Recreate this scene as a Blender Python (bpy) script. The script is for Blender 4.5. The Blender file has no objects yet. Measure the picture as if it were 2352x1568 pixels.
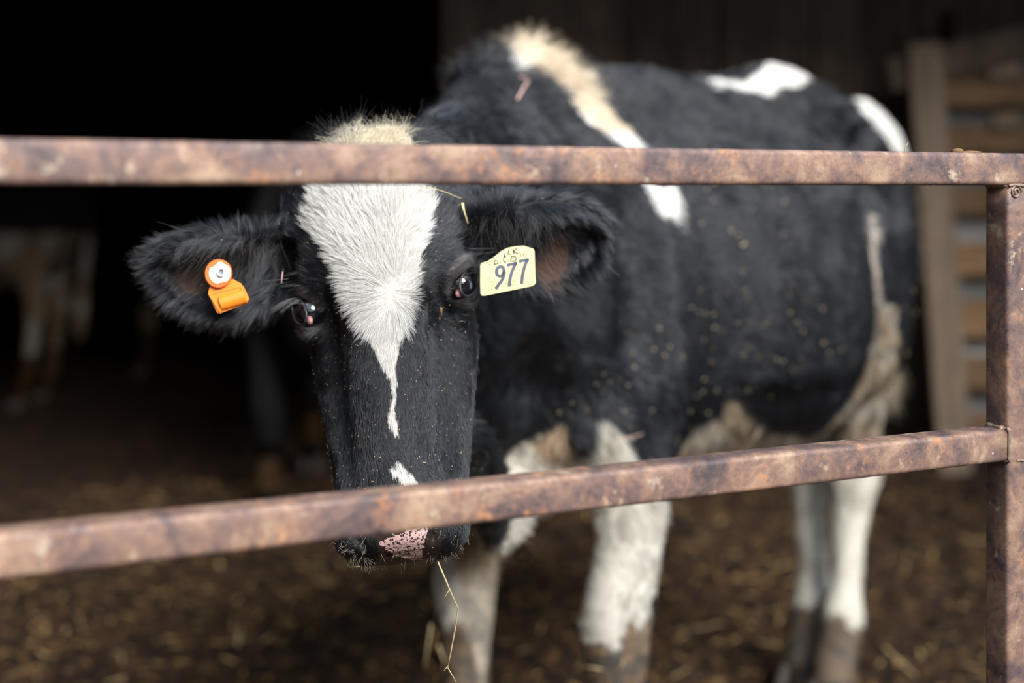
import bpy, math, random
import numpy as np
from mathutils import Vector, Matrix

rng = np.random.default_rng(7)
random.seed(7)
SC = bpy.context.scene
COL = SC.collection
F = 50.0 / 36.0 * 2352.0          # focal length in pixels of the 2352 wide frame
CAMZ = 1.2
HOR = 430.0

# ------------------------------------------------------------------ camera
cam_d = bpy.data.cameras.new('camera')
cam_d.lens = 50.0
cam_d.sensor_width = 36.0
cam_d.shift_y = (HOR - 784.0) / 2352.0
cam_d.clip_start = 0.05
cam_d.dof.use_dof = True
cam_d.dof.focus_distance = 1.645
cam_d.dof.aperture_fstop = 1.75
cam = bpy.data.objects.new('camera', cam_d)
COL.objects.link(cam)
cam.location = (0, 0, CAMZ)
cam.rotation_euler = (math.radians(90), 0, 0)
SC.camera = cam

# ------------------------------------------------------------------ light: soft overcast sky, the barn roof and walls shade the inside
world = bpy.data.worlds.new('world')
SC.world = world
world.use_nodes = True
bg = world.node_tree.nodes['Background']
bg.inputs[0].default_value = (0.74, 0.87, 1.0, 1)
bg.inputs[1].default_value = 0.92
sun_d = bpy.data.lights.new('sun', 'SUN')
sun_d.energy = 3.9
sun_d.angle = math.radians(34)
sun_d.color = (1.0, 0.98, 0.95)
sun = bpy.data.objects.new('sun', sun_d)
COL.objects.link(sun)
sun.rotation_euler = Vector((0.62, -1.0, 0.78)).to_track_quat('Z', 'Y').to_euler()
SC.view_settings.view_transform = 'Standard'
SC.view_settings.look = 'None'
SC.view_settings.gamma = 1.0
SC.view_settings.exposure = 1.05
SC.view_settings.use_curve_mapping = False
SC.cycles_curves.shape = 'RIBBONS'
SC.cycles.max_bounces = 6
SC.cycles.diffuse_bounces = 3
SC.cycles.glossy_bounces = 3
SC.cycles.transparent_max_bounces = 6
SC.cycles.caustics_reflective = False
SC.cycles.caustics_refractive = False


def W(px, py, d):
    """point of the place seen at pixel (px, py), d metres deep"""
    return np.array([(px - 1176.0) / F * d, d, CAMZ - (py - HOR) / F * d])


# ------------------------------------------------------------------ helpers
def tag(o, label=None, cat=None, group=None, kind=None):
    if label: o['label'] = label
    if cat: o['category'] = cat
    if group: o['group'] = group
    if kind: o['kind'] = kind
    return o


def link(name, data, parent=None, mat=None):
    o = bpy.data.objects.new(name, data)
    COL.objects.link(o)
    if parent is not None:
        o.parent = parent
        o.matrix_parent_inverse = parent.matrix_basis.inverted()
    if mat is not None and len(data.materials) == 0:
        data.materials.append(mat)
    return o


def empty(name, loc):
    o = bpy.data.objects.new(name, None)
    o.empty_display_size = 0.1
    COL.objects.link(o)
    o.location = loc
    return o


def mesh_from(name, verts, faces, smooth=True):
    m = bpy.data.meshes.new(name)
    m.from_pydata([tuple(map(float, v)) for v in verts], [], [tuple(map(int, f)) for f in faces])
    if smooth:
        m.polygons.foreach_set('use_smooth', np.ones(len(m.polygons), bool))
    m.update()
    return m


class MB:
    """collects verts and faces for one mesh"""
    def __init__(s):
        s.v = []; s.f = []

    def add(s, v, f):
        k = len(s.v)
        s.v.extend([tuple(map(float, p)) for p in v])
        s.f.extend([tuple(int(i) + k for i in q) for q in f])

    def tube(s, pts, rads, n=6, flat=1.0, cap=True, up=(0, 0, 1)):
        pts = [np.array(p, float) for p in pts]
        if np.isscalar(rads): rads = [rads] * len(pts)
        V = []; Fc = []
        for i, p in enumerate(pts):
            t = pts[min(i + 1, len(pts) - 1)] - pts[max(i - 1, 0)]
            t = t / (np.linalg.norm(t) + 1e-9)
            u = np.cross(t, up)
            if np.linalg.norm(u) < 0.1: u = np.cross(t, (1, 0.1, 0))
            u /= np.linalg.norm(u); w = np.cross(u, t)
            for k in range(n):
                a = 2 * math.pi * k / n
                V.append(p + rads[i] * (math.cos(a) * u + flat * math.sin(a) * w))
        for i in range(len(pts) - 1):
            for k in range(n):
                a = i * n + k; b = i * n + (k + 1) % n
                Fc.append((a, b, b + n, a + n))
        if cap:
            Fc.append(tuple(range(n - 1, -1, -1)))
            Fc.append(tuple(range((len(pts) - 1) * n, len(pts) * n)))
        s.add(V, Fc)

    def box(s, c, ax, h, bev=0.0, jit=0.0):
        """box with centre c, axes rows ax, half sizes h; chamfered long edges when bev > 0"""
        c = np.array(c, float); ax = np.array(ax, float); h = np.array(h, float)
        if bev <= 0:
            V = [c + ax[0] * h[0] * i + ax[1] * h[1] * j + ax[2] * h[2] * k + (rng.random(3) - .5) * jit
                 for i in (-1, 1) for j in (-1, 1) for k in (-1, 1)]
            s.add(V, [(0, 1, 3, 2), (4, 6, 7, 5), (0, 4, 5, 1), (2, 3, 7, 6), (0, 2, 6, 4), (1, 5, 7, 3)])
            return
        prof = []
        for (sx, sy) in ((1, 1), (-1, 1), (-1, -1), (1, -1)):
            for q in (0, 1):
                if (sx * sy > 0) == (q == 0):
                    prof.append((sx * h[1], sy * (h[2] - bev)))
                else:
                    prof.append((sx * (h[1] - bev), sy * h[2]))
        n = 8
        V = []
        for e in (-1, 1):
            for (y, z) in prof:
                V.append(c + ax[0] * h[0] * e + ax[1] * y + ax[2] * z + (rng.random(3) - .5) * jit)
        Fc = [(k, (k + 1) % n, (k + 1) % n + n, k + n) for k in range(n)]
        Fc += [tuple(range(n - 1, -1, -1)), tuple(range(n, 2 * n))]
        s.add(V, Fc)

    def build(s, name, mat=None, parent=None, smooth=False):
        m = mesh_from(name, s.v, s.f, smooth)
        return link(name, m, parent, mat)


# ---- value noise in numpy
def _hash(ix, iy, iz, seed):
    h = (ix.astype(np.int64) * 374761393 + iy.astype(np.int64) * 668265263 + iz.astype(np.int64) * 2147483647 + seed * 974711) & 0xFFFFFFFF
    h = ((h ^ (h >> 13)) * 1274126177) & 0xFFFFFFFF
    h = h ^ (h >> 16)
    return (h & 0xFFFF) / 65535.0


def vnoise(p, scale=1.0, seed=0):
    p = np.asarray(p, float) * scale
    i = np.floor(p); f = p - i; f = f * f * (3 - 2 * f)
    i = i.astype(np.int64)
    r = 0
    for dx in (0, 1):
        wx = f[:, 0] if dx else 1 - f[:, 0]
        for dy in (0, 1):
            wy = f[:, 1] if dy else 1 - f[:, 1]
            for dz in (0, 1):
                wz = f[:, 2] if dz else 1 - f[:, 2]
                r = r + wx * wy * wz * _hash(i[:, 0] + dx, i[:, 1] + dy, i[:, 2] + dz, seed)
    return r


def fnoise(p, scale, seed=0, octv=3):
    r = 0; a = 1.0; t = 0
    for o in range(octv):
        r = r + a * vnoise(p, scale * 2 ** o, seed + o * 17); t += a; a *= 0.5
    return r / t


def unit(v):
    v = np.asarray(v, float)
    return v / (np.linalg.norm(v, axis=-1, keepdims=True) + 1e-12)


def inpoly(x, y, poly):
    x = np.asarray(x); y = np.asarray(y)
    ins = np.zeros(x.shape, bool)
    n = len(poly)
    for i in range(n):
        x1, y1 = poly[i]; x2, y2 = poly[(i + 1) % n]
        if y1 == y2: continue
        c = ((y1 > y) != (y2 > y)) & (x < (x2 - x1) * (y - y1) / (y2 - y1) + x1)
        ins ^= c
    return ins


# ------------------------------------------------------------------ materials
def nodes_of(name):
    m = bpy.data.materials.new(name)
    m.use_nodes = True
    nt = m.node_tree
    b = nt.nodes['Principled BSDF']
    return m, nt, b


def N(nt, typ, **kw):
    n = nt.nodes.new(typ)
    for k, v in kw.items():
        if k.startswith('i_'):
            n.inputs[k[2:]].default_value = v
        else:
            setattr(n, k, v)
    return n


def ramp(nt, src, stops, interp='LINEAR'):
    r = nt.nodes.new('ShaderNodeValToRGB')
    r.color_ramp.interpolation = interp
    el = r.color_ramp.elements
    while len(el) < len(stops): el.new(0.5)
    for e, (p, c) in zip(el, stops):
        e.position = p
        e.color = c if len(c) == 4 else (*c, 1)
    nt.links.new(src, r.inputs[0])
    return r.outputs[0]


def noise(nt, vec, scale, detail=4, rough=0.6, dist=0.0):
    n = nt.nodes.new('ShaderNodeTexNoise')
    n.inputs['Scale'].default_value = scale
    n.inputs['Detail'].default_value = detail
    n.inputs['Roughness'].default_value = rough
    n.inputs['Distortion'].default_value = dist
    if vec is not None: nt.links.new(vec, n.inputs['Vector'])
    return n.outputs['Fac']


def mixc(nt, fac, a, b, mode='MIX'):
    n = nt.nodes.new('ShaderNodeMix'); n.data_type = 'RGBA'; n.blend_type = mode
    for s, v in ((n.inputs[0], fac), (n.inputs[6], a), (n.inputs[7], b)):
        if isinstance(v, (int, float)): s.default_value = v
        elif isinstance(v, tuple): s.default_value = v if len(v) == 4 else (*v, 1)
        else: nt.links.new(v, s)
    return n.outputs[2]


def bump(nt, b, h, strength=0.3, dist=0.002):
    n = nt.nodes.new('ShaderNodeBump')
    n.inputs['Strength'].default_value = strength
    n.inputs['Distance'].default_value = dist
    nt.links.new(h, n.inputs['Height'])
    nt.links.new(n.outputs[0], b.inputs['Normal'])
    return n


def texco(nt, scale=(1, 1, 1), out='Object'):
    t = nt.nodes.new('ShaderNodeTexCoord')
    m = nt.nodes.new('ShaderNodeMapping')
    m.inputs['Scale'].default_value = scale
    nt.links.new(t.outputs[out], m.inputs[0])
    return m.outputs[0]


def flat_mat(name, col, rough=0.5, metal=0.0, spec=0.5, vary=0.25, scale=60):
    m, nt, b = nodes_of(name)
    v = texco(nt)
    c = mixc(nt, noise(nt, v, scale), tuple(x * (1 - vary) for x in col), tuple(min(1, x * (1 + vary)) for x in col))
    nt.links.new(c, b.inputs['Base Color'])
    b.inputs['Roughness'].default_value = rough
    b.inputs['Metallic'].default_value = metal
    b.inputs['Specular IOR Level'].default_value = spec
    return m


def rust_mat():
    m, nt, b = nodes_of('rusty_steel')
    v = texco(nt)
    big = noise(nt, v, 16, 8, 0.68, 0.5)
    c1 = ramp(nt, big, [(0.34, (0.050, 0.036, 0.040)), (0.46, (0.125, 0.080, 0.072)), (0.54, (0.20, 0.118, 0.088)), (0.68, (0.33, 0.225, 0.155))])
    sp = noise(nt, v, 55, 8, 0.75)
    orange = ramp(nt, sp, [(0.53, (0, 0, 0)), (0.66, (0.75, 0.75, 0.75))])
    patch = ramp(nt, noise(nt, v, 11, 4, 0.6), [(0.48, (0, 0, 0)), (0.58, (1, 1, 1))])
    mo = mixc(nt, 1.0, orange, patch, 'MULTIPLY')
    c2 = mixc(nt, mo, c1, (0.48, 0.21, 0.085))
    tan = ramp(nt, noise(nt, v, 30, 6, 0.7), [(0.60, (0, 0, 0)), (0.68, (0.8, 0.8, 0.8))])
    c2 = mixc(nt, tan, c2, (0.42, 0.33, 0.24))
    fine = noise(nt, v, 170, 6, 0.7)
    dark = ramp(nt, fine, [(0.30, (0.25, 0.25, 0.25)), (0.44, (1, 1, 1)), (0.68, (1.3, 1.25, 1.2))])
    c3 = mixc(nt, 0.6, c2, dark, 'MULTIPLY')
    scr = N(nt, 'ShaderNodeTexVoronoi', i_Scale=26.0)
    nt.links.new(v, scr.inputs['Vector'])
    flk = ramp(nt, scr.outputs['Distance'], [(0.02, (1, 1, 1)), (0.05, (0, 0, 0))])
    c4 = mixc(nt, flk, c3, (0.50, 0.46, 0.42))
    nt.links.new(c4, b.inputs['Base Color'])
    b.inputs['Metallic'].default_value = 0.2
    r = ramp(nt, sp, [(0.35, (0.38, 0.38, 0.38)), (0.65, (0.75, 0.75, 0.75))])
    nt.links.new(r, b.inputs['Roughness'])
    bump(nt, b, sp, 0.5, 0.002)
    return m


def wood_mat(name, dark, light, grain=(1, 1, 1)):
    m, nt, b = nodes_of(name)
    v = texco(nt, grain)
    oi = N(nt, 'ShaderNodeObjectInfo')
    n1 = noise(nt, v, 5, 6, 0.65, 0.5)
    n2 = noise(nt, v, 1.3, 3, 0.5)
    c = mixc(nt, ramp(nt, n1, [(0.3, (0, 0, 0)), (0.7, (1, 1, 1))]), dark, light)
    val = ramp(nt, oi.outputs['Random'], [(0, (0.55, 0.55, 0.55)), (1, (1.15, 1.1, 1.05))])
    c = mixc(nt, 1.0, c, val, 'MULTIPLY')
    c = mixc(nt, 0.5, c, ramp(nt, n2, [(0.35, (0.5, 0.5, 0.5)), (0.65, (1, 1, 1))]), 'MULTIPLY')
    nt.links.new(c, b.inputs['Base Color'])
    b.inputs['Roughness'].default_value = 0.85
    b.inputs['Specular IOR Level'].default_value = 0.2
    bump(nt, b, n1, 0.5, 0.006)
    return m

# ------------------------------------------------------------------ the setting
M_rust = rust_mat()
M_plank = wood_mat('old_barn_wood', (0.060, 0.042, 0.030), (0.26, 0.19, 0.14), (9, 9, 1.0))
M_brown = wood_mat('brown_board', (0.18, 0.10, 0.055), (0.50, 0.31, 0.17), (1.2, 9, 9))
M_grey = wood_mat('grey_board', (0.20, 0.195, 0.19), (0.44, 0.43, 0.42), (1.2, 9, 9))
M_post = wood_mat('weathered_post', (0.20, 0.145, 0.10), (0.42, 0.32, 0.24), (9, 9, 1.0))
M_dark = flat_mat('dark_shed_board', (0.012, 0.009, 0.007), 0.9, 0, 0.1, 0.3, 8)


def bedding_mat():
    m, nt, b = nodes_of('trodden_bedding')
    v = texco(nt)
    n1 = noise(nt, v, 14, 8, 0.7, 0.3)
    n2 = noise(nt, v, 75, 5, 0.7, 0.6)
    c = ramp(nt, n1, [(0.35, (0.003, 0.0018, 0.001)), (0.50, (0.026, 0.0125, 0.0055)), (0.64, (0.095, 0.046, 0.019))])
    c = mixc(nt, ramp(nt, n2, [(0.62, (0, 0, 0)), (0.74, (0.6, 0.6, 0.6))]), c, (0.16, 0.082, 0.03))
    nt.links.new(c, b.inputs['Base Color'])
    b.inputs['Roughness'].default_value = 0.75
    b.inputs['Specular IOR Level'].default_value = 0.3
    bump(nt, b, n2, 0.8, 0.012)
    return m


M_bed = bedding_mat()


def bed_height(x, y):
    p = np.stack([x, y, np.zeros_like(x)], 1)
    mound = .20 * np.clip((y - 4.7) / 1.1, 0, 1) ** 1.5 * np.clip((x + .6) / .8, 0, 1)
    return mound + (fnoise(p, 3.5, 3, 2) - .5) * .05 + (fnoise(p, 17, 5, 3) - .5) * .055 + (fnoise(p, 60, 9, 2) - .5) * .020


def grid_mesh(name, xs, ys, zf):
    X, Y = np.meshgrid(xs, ys, indexing='ij')
    V = np.stack([X.ravel(), Y.ravel(), zf(X.ravel(), Y.ravel())], 1)
    nx, ny = len(xs), len(ys)
    i = (np.arange(nx - 1)[:, None] * ny + np.arange(ny - 1)[None]).ravel()
    return mesh_from(name, V, np.stack([i, i + ny, i + ny + 1, i + 1], 1))


def axis(*segs):
    out = [segs[0][0]]
    for (a, b, n) in segs: out += list(np.linspace(a, b, n + 1)[1:])
    return np.array(out)


floor = link('floor', grid_mesh('floor', axis((-5, -1.7, 30), (-1.7, 1.6, 230), (1.6, 3.2, 16)), axis((.9, 2.0, 16), (2.0, 6.0, 235), (6.0, 11, 45)), bed_height), None, M_bed)
tag(floor, kind='structure')
M_yard = flat_mat('yard_dirt', (0.09, 0.07, 0.05), 0.9, 0, 0.2, 0.3, 5)
yd = MB(); yd.add([(-14, -14, -.06), (14, -14, -.06), (14, 1.2, -.06), (-14, 1.2, -.06)], [(0, 1, 2, 3)])
tag(yd.build('ground', M_yard), kind='structure')

yw = MB(); yw.box((0, -11, 1.3), np.eye(3), (9, .1, 1.4)); tag(yw.build('wall_sky_block', M_plank), kind='structure')  # added wall, unseen behind the camera, cutting off the low sky
yw = MB(); yw.box((-2.9, -4.6, 2.3), np.eye(3), (.08, 5.8, 2.35)); tag(yw.build('wall_light_block_left', M_plank), kind='structure')  # added out of view to keep light off the cow from the left
yw = MB(); yw.box((4.4, -4.3, 1.8), np.eye(3), (.08, 5.7, 1.85)); tag(yw.build('wall_light_block_right', M_plank), kind='structure')  # unseen too, added to narrow the light coming from the right

# back wall: one plank after the other
wb = tag(empty('wall_back', (0.7, 6.0, 0)), kind='structure')
x = -0.30
while x < 3.1:
    w = random.uniform(.17, .27)
    mb = MB(); mb.box((x + w / 2, 6.0 + random.uniform(-.012, .012), 1.4), np.eye(3), (w / 2 - random.uniform(.003, .008), .012, 1.45), 0.004, .004)
    mb.build('plank', M_plank, wb)
    x += w
mb = MB(); mb.box((1.42, 6.07, 1.4), np.eye(3), (1.72, .02, 1.45)); mb.build('light_stop', M_dark, wb)  # dark board added behind the planks to stop light through the gaps
wr = tag(empty('wall_right', (3.1, 3, 0)), kind='structure')
for i in range(15):
    y = 3.05 + i * .2
    mb = MB(); mb.box((3.1 + random.uniform(-.01, .01), y + .1, 1.4), np.eye(3), (.012, .097, 1.45), 0); mb.build('plank', M_plank, wr)
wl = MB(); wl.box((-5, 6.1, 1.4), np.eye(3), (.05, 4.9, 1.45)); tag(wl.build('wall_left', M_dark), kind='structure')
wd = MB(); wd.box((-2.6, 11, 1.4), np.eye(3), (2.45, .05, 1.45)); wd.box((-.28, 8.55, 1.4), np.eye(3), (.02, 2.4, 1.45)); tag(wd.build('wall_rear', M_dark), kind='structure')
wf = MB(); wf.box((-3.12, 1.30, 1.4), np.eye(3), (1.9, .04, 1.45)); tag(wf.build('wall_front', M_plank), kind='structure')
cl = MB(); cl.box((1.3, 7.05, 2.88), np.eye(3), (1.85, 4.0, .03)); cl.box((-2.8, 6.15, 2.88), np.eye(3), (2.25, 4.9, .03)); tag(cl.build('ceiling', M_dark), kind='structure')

# ---- stacked timbers beside the post, right
sl = empty('slatted_partition', (2.2, 5.72, 0.0))
tag(sl, 'partition of horizontal brown boards over grey ones, right of the leaning post', 'partition')
k = 5.58
def hboard(px0, px1, y0l, y0r, h, d, mat, name, th=.016):
    a = W(px0, (y0l), d); b = W(px1, (y0r), d)
    hh = h / F * d / 2
    c = (a + b) / 2 - np.array([0, 0, hh])
    ax0 = unit(b - a); ax1 = np.array([0, 1.0, 0]); ax2 = np.cross(ax0, ax1)
    mb = MB(); mb.box(c, [ax0, ax1, ax2], (np.linalg.norm(b - a) / 2, th, hh), .004, .004)
    mb.build(name, mat, sl)
for (yl, yr, h) in ((176, 168, 74), (288, 280, 66), (428, 426, 66), (556, 556, 78), (688, 690, 84), (818, 820, 78), (950, 952, 80), (1060, 1062, 60)):
    hboard(2150, 2560, yl, yr, h, k, M_brown, 'brown_board')
for (yl, yr, h) in ((110, 100, 90), (245, 240, 90), (350, 345, 100), (495, 492, 90), (628, 628, 90), (765, 765, 90), (888, 890, 90), (1010, 1010, 90)):
    hboard(2170, 2560, yl, yr, h, k + .07, M_grey, 'grey_board', .012)
for (a, b, yl, yr, h) in ((2268, 2345, 140, 128, 46), (2278, 2348, 262, 256, 36)):
    hboard(a, b, yl, yr, h, k - .04, M_post, 'nailed_block', .012)
for pxx in (2175, 2540):
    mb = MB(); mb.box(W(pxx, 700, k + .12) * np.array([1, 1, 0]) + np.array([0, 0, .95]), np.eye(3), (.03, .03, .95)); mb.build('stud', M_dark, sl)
# dark beam across the top
bm = MB(); a = W(2040, 175, k - .03); b = W(2600, 40, k - .05)
bm.box((a + b) / 2, [unit(b - a), np.array([0, 1.0, 0]), np.cross(unit(b - a), [0, 1.0, 0])], (np.linalg.norm(b - a) / 2, .03, .066), .006, .003)
tag(bm.build('dark_beam', M_plank), 'dark rough beam slanting up to the right above the leaning post', 'beam')
# leaning post
pm = MB(); a = W(2120, 100, k - .09); b = W(2196, 1290, k - .09); b[2] = .02
u = unit(b - a); pm.box((a + b) / 2, [u, np.array([0, 1.0, 0]), np.cross(u, [0, 1.0, 0])], (np.linalg.norm(b - a) / 2, .03, .064), .006, .003)
tag(pm.build('leaning_post', M_post), 'pale weathered wooden post leaning slightly, behind the cow at the right', 'post')

# ------------------------------------------------------------------ the gate of square rusty tube
GA = np.array([-.421, 1.17]); GB = np.array([.551, 1.66])
gd = unit(GB - GA); g3 = np.array([gd[0], gd[1], 0]); gn = np.array([-gd[1], gd[0], 0])  # gn points away from the camera
T = .0381 / 2
gate = empty('gate', tuple(np.array([.60, 1.69, 0]) + gn * T))
tag(gate, 'rusty square steel tube gate standing in front of the cow', 'gate')


def square_tube(name, p0, p1, upv, r=.0055):
    ax = unit(p1 - p0); u = unit(np.array(upv, float)); s = np.cross(ax, u)
    prof = []
    for (cx, cy, a0) in ((1, 1, 0), (-1, 1, 90), (-1, -1, 180), (1, -1, 270)):
        for j in range(5):
            a = math.radians(a0 + j * 22.5)
            prof.append((cx * (T - r) + r * math.cos(a), cy * (T - r) + r * math.sin(a)))
    n = len(prof); L = np.linalg.norm(p1 - p0); m = max(2, int(L / .03))
    V = []
    for i in range(m + 1):
        c = p0 + (p1 - p0) * i / m
        for (x, y) in prof: V.append(c + s * x + u * y)
    Fc = [(i * n + k_, i * n + (k_ + 1) % n, (i + 1) * n + (k_ + 1) % n, (i + 1) * n + k_) for i in range(m) for k_ in range(n)]
    Fc += [tuple(range(n - 1, -1, -1)), tuple(range(m * n, (m + 1) * n))]
    me = mesh_from(name, V, Fc)
    return link(name, me, gate, M_rust)


def gp(t, z):
    """point on the gate's middle plane, t metres from the left frame edge"""
    return np.array([GA[0], GA[1], z]) + g3 * t + gn * T
tz, bz = 1.2405 - T, .9145 - T
tpost = 1.146
square_tube('top_rail', gp(-.75, tz), gp(tpost + T + .9, tz), (0, 0, 1))
square_tube('lower_rail', gp(-.75, bz), gp(tpost - T, bz), (0, 0, 1))
square_tube('post', gp(tpost, -.05), gp(tpost, tz - T), tuple(gn))
square_tube('lower_rail', gp(tpost + T, bz), gp(tpost + T + .9, bz), (0, 0, 1))
square_tube('post', gp(-.75 - T, -.05), gp(-.75 - T, tz + T), tuple(gn))
# weld beads round the joints
def bead(name, pts, r):
    mb = MB()
    pp = []
    for i in range(len(pts) - 1):
        for j in range(8):
            t = j / 8; pp.append(np.array(pts[i]) * (1 - t) + np.array(pts[i + 1]) * t)
    pp.append(np.array(pts[-1]))
    rr_ = [r * random.uniform(.7, 1.35) for _ in pp]
    mb.tube([q + (rng.random(3) - .5) * r * .6 for q in pp], rr_, 7)
    mb.build(name, M_weld, gate, True)
M_weld = flat_mat('weld_metal', (0.22, 0.16, 0.12), 0.55, 0.4, 0.5, 0.5, 150)
fr_ = -gn * (T + .0005)
e = tpost - T
bead('weld_bead', [gp(e, bz + T) + fr_ * .6, gp(e, bz + T) + fr_, gp(e, bz - T) + fr_, gp(e, bz - T) + fr_ * .6], .0022)
bead('weld_bead', [gp(e - .004, bz + T) + fr_ * .7, gp(e - .001, bz + T) - fr_ * .7], .0032)
bead('weld_bead', [gp(tpost - T, tz - T) + fr_, gp(tpost + T, tz - T) + fr_], .0022)
bead('weld_bead', [gp(tpost - T, tz - T) + fr_ * .8, gp(tpost - T, tz - T) - fr_ * .8], .0026)
bead('weld_bead', [gp(tpost + T, bz - T) + fr_, gp(tpost - T * .3, bz - T) + fr_], .0016)
# a coiled blob of weld on the post
mb = MB(); c0 = gp(tpost - T + .012, tz - T - .008) + fr_
pts = [c0 + g3 * math.cos(a) * (.0085 - a * .0006) + np.array([0, 0, 1]) * math.sin(a) * (.0085 - a * .0006) for a in np.linspace(0, 11, 30)]
mb.tube(pts, [.0016] * 30, 6); mb.build('weld_coil', M_weld, gate, True)

# dirt crumbs on the top rail
M_mud = flat_mat('dry_mud', (0.17, 0.10, 0.055), 0.95, 0, 0.1, 0.4, 200)
def lump(name, c, r, label, cat, mat, group=None, n=2, amp=.5):
    import bmesh
    bm_ = bmesh.new(); bmesh.ops.create_icosphere(bm_, subdivisions=n, radius=1)
    P = np.array([v_.co for v_ in bm_.verts])
    s = 1 + (vnoise(P + c[0] * 50, 2.2, 4) - .5) * amp
    for v_, q in zip(bm_.verts, P * s[:, None] * np.array(r)): v_.co = q
    me = bpy.data.meshes.new(name); bm_.to_mesh(me); bm_.free()
    me.polygons.foreach_set('use_smooth', np.ones(len(me.polygons), bool))
    o = link(name, me, None, mat); o.location = c
    if label: tag(o, label, cat, group)
    return o
zc = tz + T
q = gp(1.065, zc + .0015)
lump('mud_clump', tuple(q), (.008, .006, .0035), 'small brown crumb of dried mud on the top rail above the post', 'mud', M_mud)
q = gp(1.085, zc + .0005)
lump('mud_smear', tuple(q), (.014, .006, .0022), 'low flat smear of dried mud on the top rail, right of the crumb', 'mud', M_mud)

M_straw = flat_mat('straw', (0.55, 0.42, 0.22), 0.5, 0, 0.4, 0.25, 100)
M_straw2 = flat_mat('old_straw', (0.22, 0.115, 0.038), 0.6, 0, 0.3, 0.4, 3)
M_litter, nt_l, b_l = nodes_of('litter_straw')
g_l = N(nt_l, 'ShaderNodeNewGeometry')
nt_l.links.new(ramp(nt_l, g_l.outputs['Random Per Island'], [(0, (.05, .025, .010)), (.55, (.12, .060, .022)), (.80, (.30, .17, .06)), (1, (.70, .48, .20))]), b_l.inputs['Base Color'])
b_l.inputs['Roughness'].default_value = .6
M_pink = flat_mat('pink_straw', (0.62, 0.38, 0.33), 0.5, 0, 0.4, 0.2, 100)


def straw(name, pts, r, label, mat=None, flat=.5, group=None, branches=()):
    mb = MB()
    pts = [np.array(p, float) for p in pts]
    n = len(pts)
    mb.tube(pts, [r * (1 - .25 * i / max(1, n - 1)) for i in range(n)], 6, flat)
    for br in branches: mb.tube([np.array(p, float) for p in br], list(np.linspace(r * .7, r * .5, len(br))), 5, flat)
    o = mb.build(name, mat or M_straw, None, True)
    tag(o, label, 'straw', group)
    return o


# ------------------------------------------------------------------ loose straw in the bedding
def straw_litter():
    n = 12000
    x = rng.uniform(-1.7, 2.2, n); y = 1.9 + (5.7 - 1.9) * rng.random(n) ** 1.0
    ok_ = ~((x > 1.5) & (y > 5.35)); x, y = x[ok_], y[ok_]; n = len(x)
    L = rng.uniform(.012, .05, n) * np.where(rng.random(n) < .12, 2.2, 1)
    a = rng.uniform(0, 2 * np.pi, n); tl = rng.normal(0, .25, n)
    z = bed_height(x, y) + .004 + L * .25 * np.abs(np.sin(tl))
    d = np.stack([np.cos(a) * np.cos(tl), np.sin(a) * np.cos(tl), np.sin(tl)], 1)
    s = np.stack([-np.sin(a), np.cos(a), 0 * a], 1)
    u = np.cross(d, s)
    w = rng.uniform(.0011, .0032, n)[:, None]
    c = np.stack([x, y, z], 1)
    V = []
    for e_ in (-1, 1):
        for (i, j) in ((1, 0), (0, .5), (-1, 0), (0, -.5)):
            V.append(c + d * (L[:, None] / 2 * e_) + s * w * i + u * w * j)
    V = np.stack(V, 1).reshape(-1, 3)
    base = np.arange(n)[:, None] * 8
    Fq = np.concatenate([base + np.array([[0, 1, 5, 4]]), base + np.array([[1, 2, 6, 5]]), base + np.array([[2, 3, 7, 6]]), base + np.array([[3, 0, 4, 7]])])
    o = link('straw_litter', mesh_from('straw_litter', V, Fq, False), None, M_litter)
    tag(o, 'scattered broken straw trodden into the brown bedding', 'straw', kind='stuff')


def clods():
    n = 1900
    import bmesh
    bm_ = bmesh.new(); bmesh.ops.create_icosphere(bm_, subdivisions=1, radius=1)
    P = np.array([v_.co for v_ in bm_.verts]); Fi = np.array([[v_.index for v_ in f.verts] for f in bm_.faces]); bm_.free()
    x = rng.uniform(-1.6, 2.1, n); y = rng.uniform(2.0, 5.3, n)
    r = rng.uniform(.006, .022, n)
    z = bed_height(x, y) + r * .2
    V = P[None] * r[:, None, None] * (1 + rng.normal(0, .2, (n, len(P), 1))) * np.array([1, 1, .6]) + np.stack([x, y, z], 1)[:, None]
    Fq = (np.arange(n)[:, None, None] * len(P) + Fi[None]).reshape(-1, 3)
    o = link('dung_clods', mesh_from('dung_clods', V.reshape(-1, 3), Fq), None, M_bed)
    tag(o, 'crumbly dark brown clods of dung and bedding over the floor', 'dung', kind='stuff')


straw_litter(); clods()


def on_floor(px, py):
    d = CAMZ * F / (py - HOR)
    for _ in range(4):
        p = W(px, py, d); h = bed_height(np.array([p[0]]), np.array([p[1]]))[0]
        d = (CAMZ - h - .008) * F / (py - HOR)
    return W(px, py, d)
for (nm, pts, r, lab) in (
    ('long_straw', [(1500, 1438), (1560, 1446), (1620, 1440), (1658, 1430)], .0035, 'long pale straw lying right of the near front leg'),
    ('straw_stub', [(556, 1428), (546, 1480)], .004, 'short thick pale straw stub on the floor below the muzzle, left'),
    ('bent_straw', [(262, 1496), (279, 1500), (281, 1567)], .003, 'straw with a bent top near the bottom left corner'),
    ('yellow_straw', [(305, 1412), (330, 1415), (355, 1408)], .004, 'small yellow straw lying crosswise on the dark floor, left'),
    ('upright_straw', [(1640, 1275), (1655, 1340)], .004, 'pale yellowish straw on the floor between front and hind legs'),
    ('brown_flake', [(1812, 1530), (1845, 1505)], .008, 'tan flake of straw on the floor in front of the hind hooves')):
    straw(nm, [on_floor(*q) for q in pts], r, lab, M_straw2 if 'yellow' in nm or 'upright' in nm else M_straw)
q = gp(.985, tz + T)
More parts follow.
